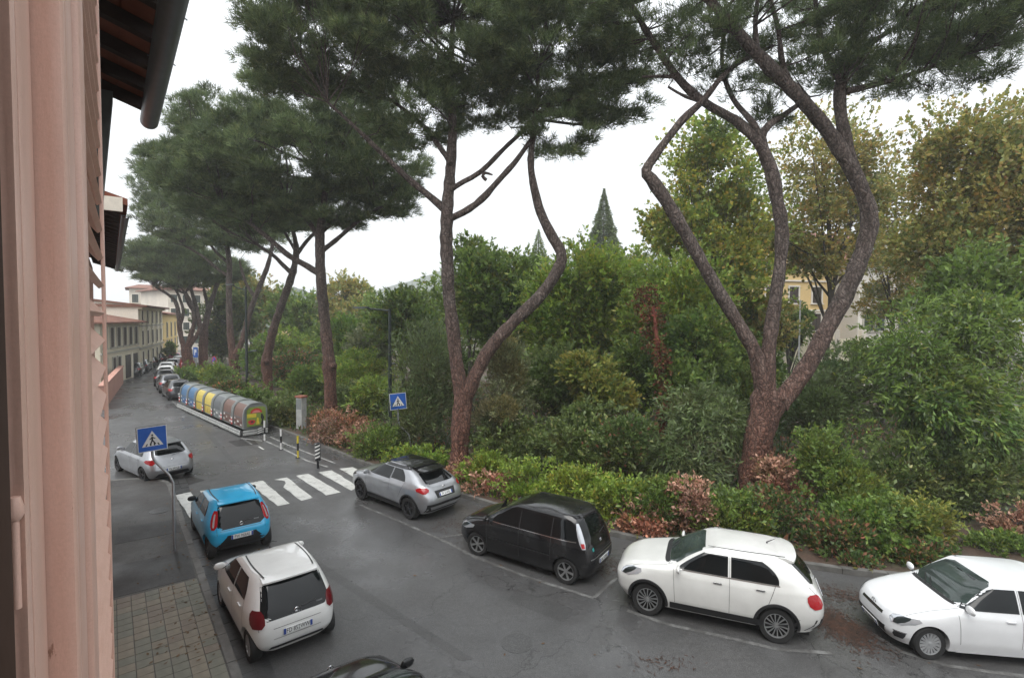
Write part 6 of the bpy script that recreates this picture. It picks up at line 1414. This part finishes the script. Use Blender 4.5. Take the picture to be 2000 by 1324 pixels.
# villas on the right beyond the garden
GV = 'villas beyond the garden'
y0 = at(1445, 680, 47); y1 = at(1672, 680, 49); hv = zt(1560, 462, 47)
r, L = house('yellow villa with dark windows glimpsed between the limbs of the leaning pine', y0, y1, hv, 9, 'villa_yellow', ('hip', 1.6, .7), group=GV)
for px in (1500, 1545, 1590, 1648):
    x = (px-1445)/(1672-1445)*L
    for py0, hh2 in ((646, 1.6), (592, 1.5), (530, 1.4)): window(r, x, zt(px, py0, 48), .95, hh2, 'shutter_brown', 'villa_white')
band(r, L, zt(1560, 606, 47.5), .18, -.06, 'villa_white'); band(r, L, zt(1560, 548, 47.5), .14, -.06, 'villa_white')
w0 = at(1674, 680, 45.5); w1 = at(1835, 680, 46); hv = zt(1740, 508, 45.5)
r, L = house('white villa with dark windows right of the yellow villa', w0, w1, hv, 9, 'villa_white', ('hip', 1.5, .7), group=GV)
for px in (1694, 1716, 1760, 1800):
    x = (px-1674)/(1835-1674)*L
    for py0, hh2 in ((646, 1.7), (588, 1.5)): window(r, x, zt(px, py0, 45.7), .85, hh2, 'shutter_green', 'stone_trim')
band(r, L, zt(1740, 604, 45.5), .18, -.07, 'stone_trim')
a, c = at(1470, 672, 42), at(1690, 672, 43); d = c-a; L = d.length; hw = zt(1560, 662, 42.5)
r = empty('boundary_wall', (a.x, a.y, 0), math.atan2(d.y, d.x), 'cream boundary wall with pillars before the yellow villa', 'wall')
MB().box((L/2, .12, hw/2), (L, .24, hw)).build('wall', M['plaster_cream'], r)
for k in range(5): MB().box((.2+k*(L-.4)/4, .12, hw/2+.4), (.42, .42, hw+.8)).build('pillar', M['plaster_pale'], r, bevel=.02)
b = at(1561, 668, 38); b.z = 0; r = empty('flag_pole', b, 0, 'thin white pole standing before the yellow villa', 'pole'); zt_ = zt(1559, 588, 38)
MB().tube([(0, 0, 0), (0, 0, zt_)], .055, 8).build('shaft', M['print_white'], r); MB().tube([(0, 0, zt_), (0, 0, zt_+.08)], .08, 8).build('cap', M['print_white'], r)
# ivory villas glimpsed up the valley between the fourth and third pine
a, c = at(556, 640, 120), at(612, 640, 124); r, L = house('distant cream house on the slope between third and fourth pines', a, c, zt(585, 602, 121), 8, 'villa_yellow', ('hip', 1.6, .6), group='houses up the valley')
for i in range(3): window(r, L*(.2+.3*i), zt(585, 622, 121), 1.1, 1.8)
# ------------------------------------------------------------------ own house: wall, shutter, eaves
def peel():
    m, nt, p = newmat('shutter_paint'); n = noise(nt, 55, 9, .7, vec_scale=(1, 1, .30)); f = noise(nt, 420, 6, .7); big = noise(nt, 11, 5, vec_scale=(1, 1, .25))
    r = ramp(nt, big.outputs[0], [(.35, (.57, .35, .275)), (.65, (.66, .43, .35))])
    ch = ramp(nt, n.outputs[0], [(.66, (1, 1, 1)), (.69, (.50, .42, .37))]); k = mix(nt, 1, r.outputs[0], ch.outputs[0], 'MULTIPLY')
    fg = ramp(nt, f.outputs[0], [(.3, (.93, .93, .93)), (.7, (1.05, 1.05, 1.05))]); nt.links.new(mix(nt, 1, k, fg.outputs[0], 'MULTIPLY'), p.inputs['Base Color'])
    p.inputs['Roughness'].default_value = .42; b = bump(nt, p, n.outputs[0], .5, .0015); M['shutter_paint'] = m
peel(); speckled('old_wood', (.035, .022, .016), (.09, .055, .04), 5, .7, .4, 20, vs=(1, 1, .2)); speckled('terracotta', (.16, .055, .035), (.26, .10, .065), 3, .85, .3, 12); speckled('rafter_wood', (.030, .022, .020), (.06, .045, .04), 3, .85, .3, vs=(1, 1, 1)); plain('zinc', (.17, .18, .19), .45, .5)
def pd(px, D):                                   # plan point on the viewing ray px at run distance D
    r_ = ray(px, 640); r_ = Vector((r_.x, r_.y, 0)); t_ = D/r_.dot(RUN); return r_*t_
ZA, ZB = CAMH-1.35, CAMH+.95
root = empty('window_shutter', (pd(100, .5).x, pd(100, .5).y, ZA), 0, 'open peach louvred wooden shutter filling the left edge', 'shutter')
sb = Vector(root.location)
def vpiece(name, L, back=.03, mat='shutter_paint', z0=ZA, z1=ZB, bev=.002):
    P = [pd(px, D) for px, D in L]; poly = [(p.x-sb.x, p.y-sb.y) for p in P]
    q = [(p.x-NRM.x*back-sb.x, p.y-NRM.y*back-sb.y) for p in reversed(P)]
    return MB().prism((poly+q)[::-1], z0-sb.z, z1-sb.z).build(name, M[mat], root, bevel=bev, smooth=30)
vpiece('inner_edge', [(-200, .335), (15, .34)], .03, 'old_wood')
vpiece('rebate', [(17, .365), (38, .362), (44, .37), (47, .39)], .02, bev=.0015)
vpiece('cove', [(50, .415), (58, .425), (66, .45), (75, .50)], .02, bev=.001)
vpiece('stile', [(77, .502), (108, .500), (134, .500), (140, .505), (143, .52)], .03, bev=.002)
vpiece('bead', [(144, .535), (147, .56), (152, .60), (155, .615)], .02, bev=.001)
vpiece('inner_stile', [(157, .632), (168, .634), (173, .645), (177, .70)], .02, bev=.0015)
vpiece('outer_stile', [(203.5, 1.20), (207.5, 1.201), (208.5, 1.23)], .003, bev=.0008)
ns = int((ZB-ZA-.1)/.05)
s0, s1 = pd(172, .70)-NRM*.0085, pd(205.0, 1.20)-NRM*.0085; dv = (s1-s0); Ls = dv.length; dv.normalize(); nv = Vector((dv.y, -dv.x, 0))
if nv.dot(NRM) < 0: nv = -nv
sl = MB(); th = .010; dd = .037; c45 = Vector((nv.x*.64, nv.y*.64, -.77)); up_ = Vector((nv.x*.77, nv.y*.77, .64))
Vs = []
for u_ in (0, Ls):
    for a_, b_ in ((-dd*.9, -th/2), (dd*.22, -th/2), (dd*.22, th/2), (-dd*.9, th/2)): Vs.append(dv*u_+c45*a_+up_*b_)
slm = MB().add(Vs, [(0, 1, 2, 3), (7, 6, 5, 4), (0, 4, 5, 1), (1, 5, 6, 2), (2, 6, 7, 3), (3, 7, 4, 0)]).mesh('slat', bevel=.0015)
for i in range(ns): link_mesh('slat', slm, M['shutter_paint'], root, loc=(s0.x-sb.x, s0.y-sb.y, .06+i*.05))
# hinge pin on the inner edge
hp = pd(17, .36); hg = MB(); zz = at(17, 1020, 1).z
hz_ = CAMH-(1012-624)/1000*hp.y
mb = MB(); mb.tube([(hp.x-sb.x, hp.y-sb.y, hz_-sb.z-.05), (hp.x-sb.x, hp.y-sb.y, hz_-sb.z+.005)], .0018, 8); mb.build('hook_stem', M['shutter_paint'], root, smooth=50)
MB().tube([(hp.x-sb.x, hp.y-sb.y, hz_-sb.z-.004), (hp.x-sb.x, hp.y-sb.y, hz_-sb.z), (hp.x-sb.x, hp.y-sb.y, hz_-sb.z+.008)], [.0025, .0045, .0025], 10).build('hook_knob', M['shutter_paint'], root, smooth=60)
# house wall (behind the shutter) and its eaves
def run(D, off, z): v = RUN*D+NRM*off; return Vector((v.x, v.y, z))
def rbox(D0, D1, o0, o1, z0, z1, name, mat, parent, bevel=0):
    P = [run(D0, o0, 0), run(D1, o0, 0), run(D1, o1, 0), run(D0, o1, 0)]
    return MB().prism([(p.x-parent.location.x, p.y-parent.location.y) for p in P][::-1], z0-parent.location.z, z1-parent.location.z).build(name, M[mat], parent, bevel=bevel)
plaster('corbel_grey', (.13, .14, .135)); plaster('plaster_rose', (.40, .31, .26))
def eave(root, D0, D1, wall, gut, zg, pitch, step, rw, rh, tile, guttr, fascia=False):
    loc = Vector(root.location)
    zw = zg+(gut-wall)*pitch
    def q(D, off, dz): return run(D, off, zg+.02+(gut-off)*pitch+dz)-loc
    # rafters
    D = D0+.05
    rm = 'rafter_wood'
    while D < D1:
        v = [q(D, wall, 0), q(D+rw, wall, 0), q(D+rw, gut-.05, 0), q(D, gut-.05, 0), q(D, wall, rh), q(D+rw, wall, rh), q(D+rw, gut-.05, rh), q(D, gut-.05, rh)]
        MB().add(v, [(0, 1, 2, 3), (7, 6, 5, 4), (0, 4, 5, 1), (1, 5, 6, 2), (2, 6, 7, 3), (3, 7, 4, 0)]).build('rafter', M[rm], root)
        # terracotta flats between the rafters
        nt_ = tile
        for k in range(nt_):
            a0 = wall+(gut-.06-wall)*k/nt_+.004; a1 = wall+(gut-.06-wall)*(k+1)/nt_-.004; e = min(D+step, D1)
            v = [q(D+.002, a0, rh+.002), q(e-.002, a0, rh+.002), q(e-.002, a1, rh+.002), q(D+.002, a1, rh+.002)]; v += [p+Vector((0, 0, .03)) for p in v]
            MB().add(v, [(0, 1, 2, 3), (7, 6, 5, 4), (0, 4, 5, 1), (1, 5, 6, 2), (2, 6, 7, 3), (3, 7, 4, 0)]).build('eave_tile', M['terracotta'], root)
        D += step
    # roof on top
    v = [q(D0, wall-2.5, rh+.04), q(D1+.03, wall-2.5, rh+.04), q(D1+.03, gut+.04, rh+.04), q(D0, gut+.04, rh+.04)]; v += [p+Vector((0, 0, .10)) for p in v]
    MB().add(v, [(0, 1, 2, 3), (7, 6, 5, 4), (0, 4, 5, 1), (1, 5, 6, 2), (2, 6, 7, 3), (3, 7, 4, 0)]).build('roof', M['terracotta'], root)
    n_ = 10; G = []
    for D in np.linspace(D0, D1+.06, 14):
        G.append([run(D, gut+guttr*.2+guttr*math.cos(a), zg+.03+guttr*math.sin(a))-loc for a in np.linspace(pi, 2*pi, n_)])
    g2 = [[p+NRM*0+Vector((0, 0, .004)) for p in r_] for r_ in G]
    MB().grid(G).build('gutter', M['zinc'], root, smooth=50); 
    D = D0+.3
    while D < D1:
        p = run(D, gut+guttr*1.2, zg+.03)-loc; MB().tube([p-NRM*guttr*2.1+Vector((0, 0, .03)), p+Vector((0, 0, .012)), p+NRM*.02+Vector((0, 0, .0))], .007, 6).build('gutter_hook', M['zinc'], root); D += .95
    return root
r = empty('own_house', run(3, -.3, 0), 0, 'house of the viewpoint with terracotta eaves and grey gutter at the top left', 'building')
rbox(-34, 7.65, -.34, -6, 0, CAMH+2.6, 'wall', 'plaster_rose', r)
eave(r, -2.0, 7.7, -.34, .40, CAMH+2.36, .30, .62, .10, .12, 3, .095)
# plain grey corbel at the end of the house
P = [run(8.45, -.34, 0), run(7.7, -.34, 0)]
mb = MB(); lo_ = Vector(r.location)
v = [run(7.3, -.34, CAMH+2.5), run(7.3, -.02+.09, CAMH+2.5), run(7.7, -.02+.09, CAMH+2.5), run(7.7, -.34, CAMH+2.5), run(7.3, -.34, CAMH+1.1), run(7.3, -.06, CAMH+1.1), run(7.7, -.06, CAMH+1.1), run(7.7, -.34, CAMH+1.1)]
mb.add([p-lo_ for p in v], [(0, 1, 2, 3), (7, 6, 5, 4), (0, 4, 5, 1), (1, 5, 6, 2), (2, 6, 7, 3), (3, 7, 4, 0)]).build('end_corbel', M['corbel_grey'], r)
r = empty('neighbour_house', run(12, -.3, 0), 0, 'lower neighbouring house whose dark raftered eaves show left of the far pines', 'building')
rbox(8.7, 20.5, -.40, -7, 0, CAMH+1.5, 'wall', 'plaster_pink', r)
eave(r, 9.4, 20.6, -.40, .19, CAMH+1.46, .30, .42, .10, .11, 2, .05)
rbox(9.36, 9.399, -.40, .17, CAMH+1.52, CAMH+1.72, 'verge_board', 'plaster_white', r)
# ------------------------------------------------------------------ misty air
mb = MB().box((0, 950, 134), (4300, 2740, 270)); hz = mb.mesh('haze'); o = bpy.data.objects.new('haze', hz); COL.objects.link(o); tag(o, kind='stuff')
hm = bpy.data.materials.new('haze'); hm.use_nodes = True; hm.node_tree.nodes.clear(); ou = hm.node_tree.nodes.new('ShaderNodeOutputMaterial'); pv_ = hm.node_tree.nodes.new('ShaderNodeVolumePrincipled')
pv_.inputs['Color'].default_value = (.97, .985, 1, 1); pv_.inputs['Density'].default_value = .00105; pv_.inputs['Anisotropy'].default_value = .2
hm.node_tree.links.new(pv_.outputs[0], ou.inputs['Volume']); hz.materials.append(hm)
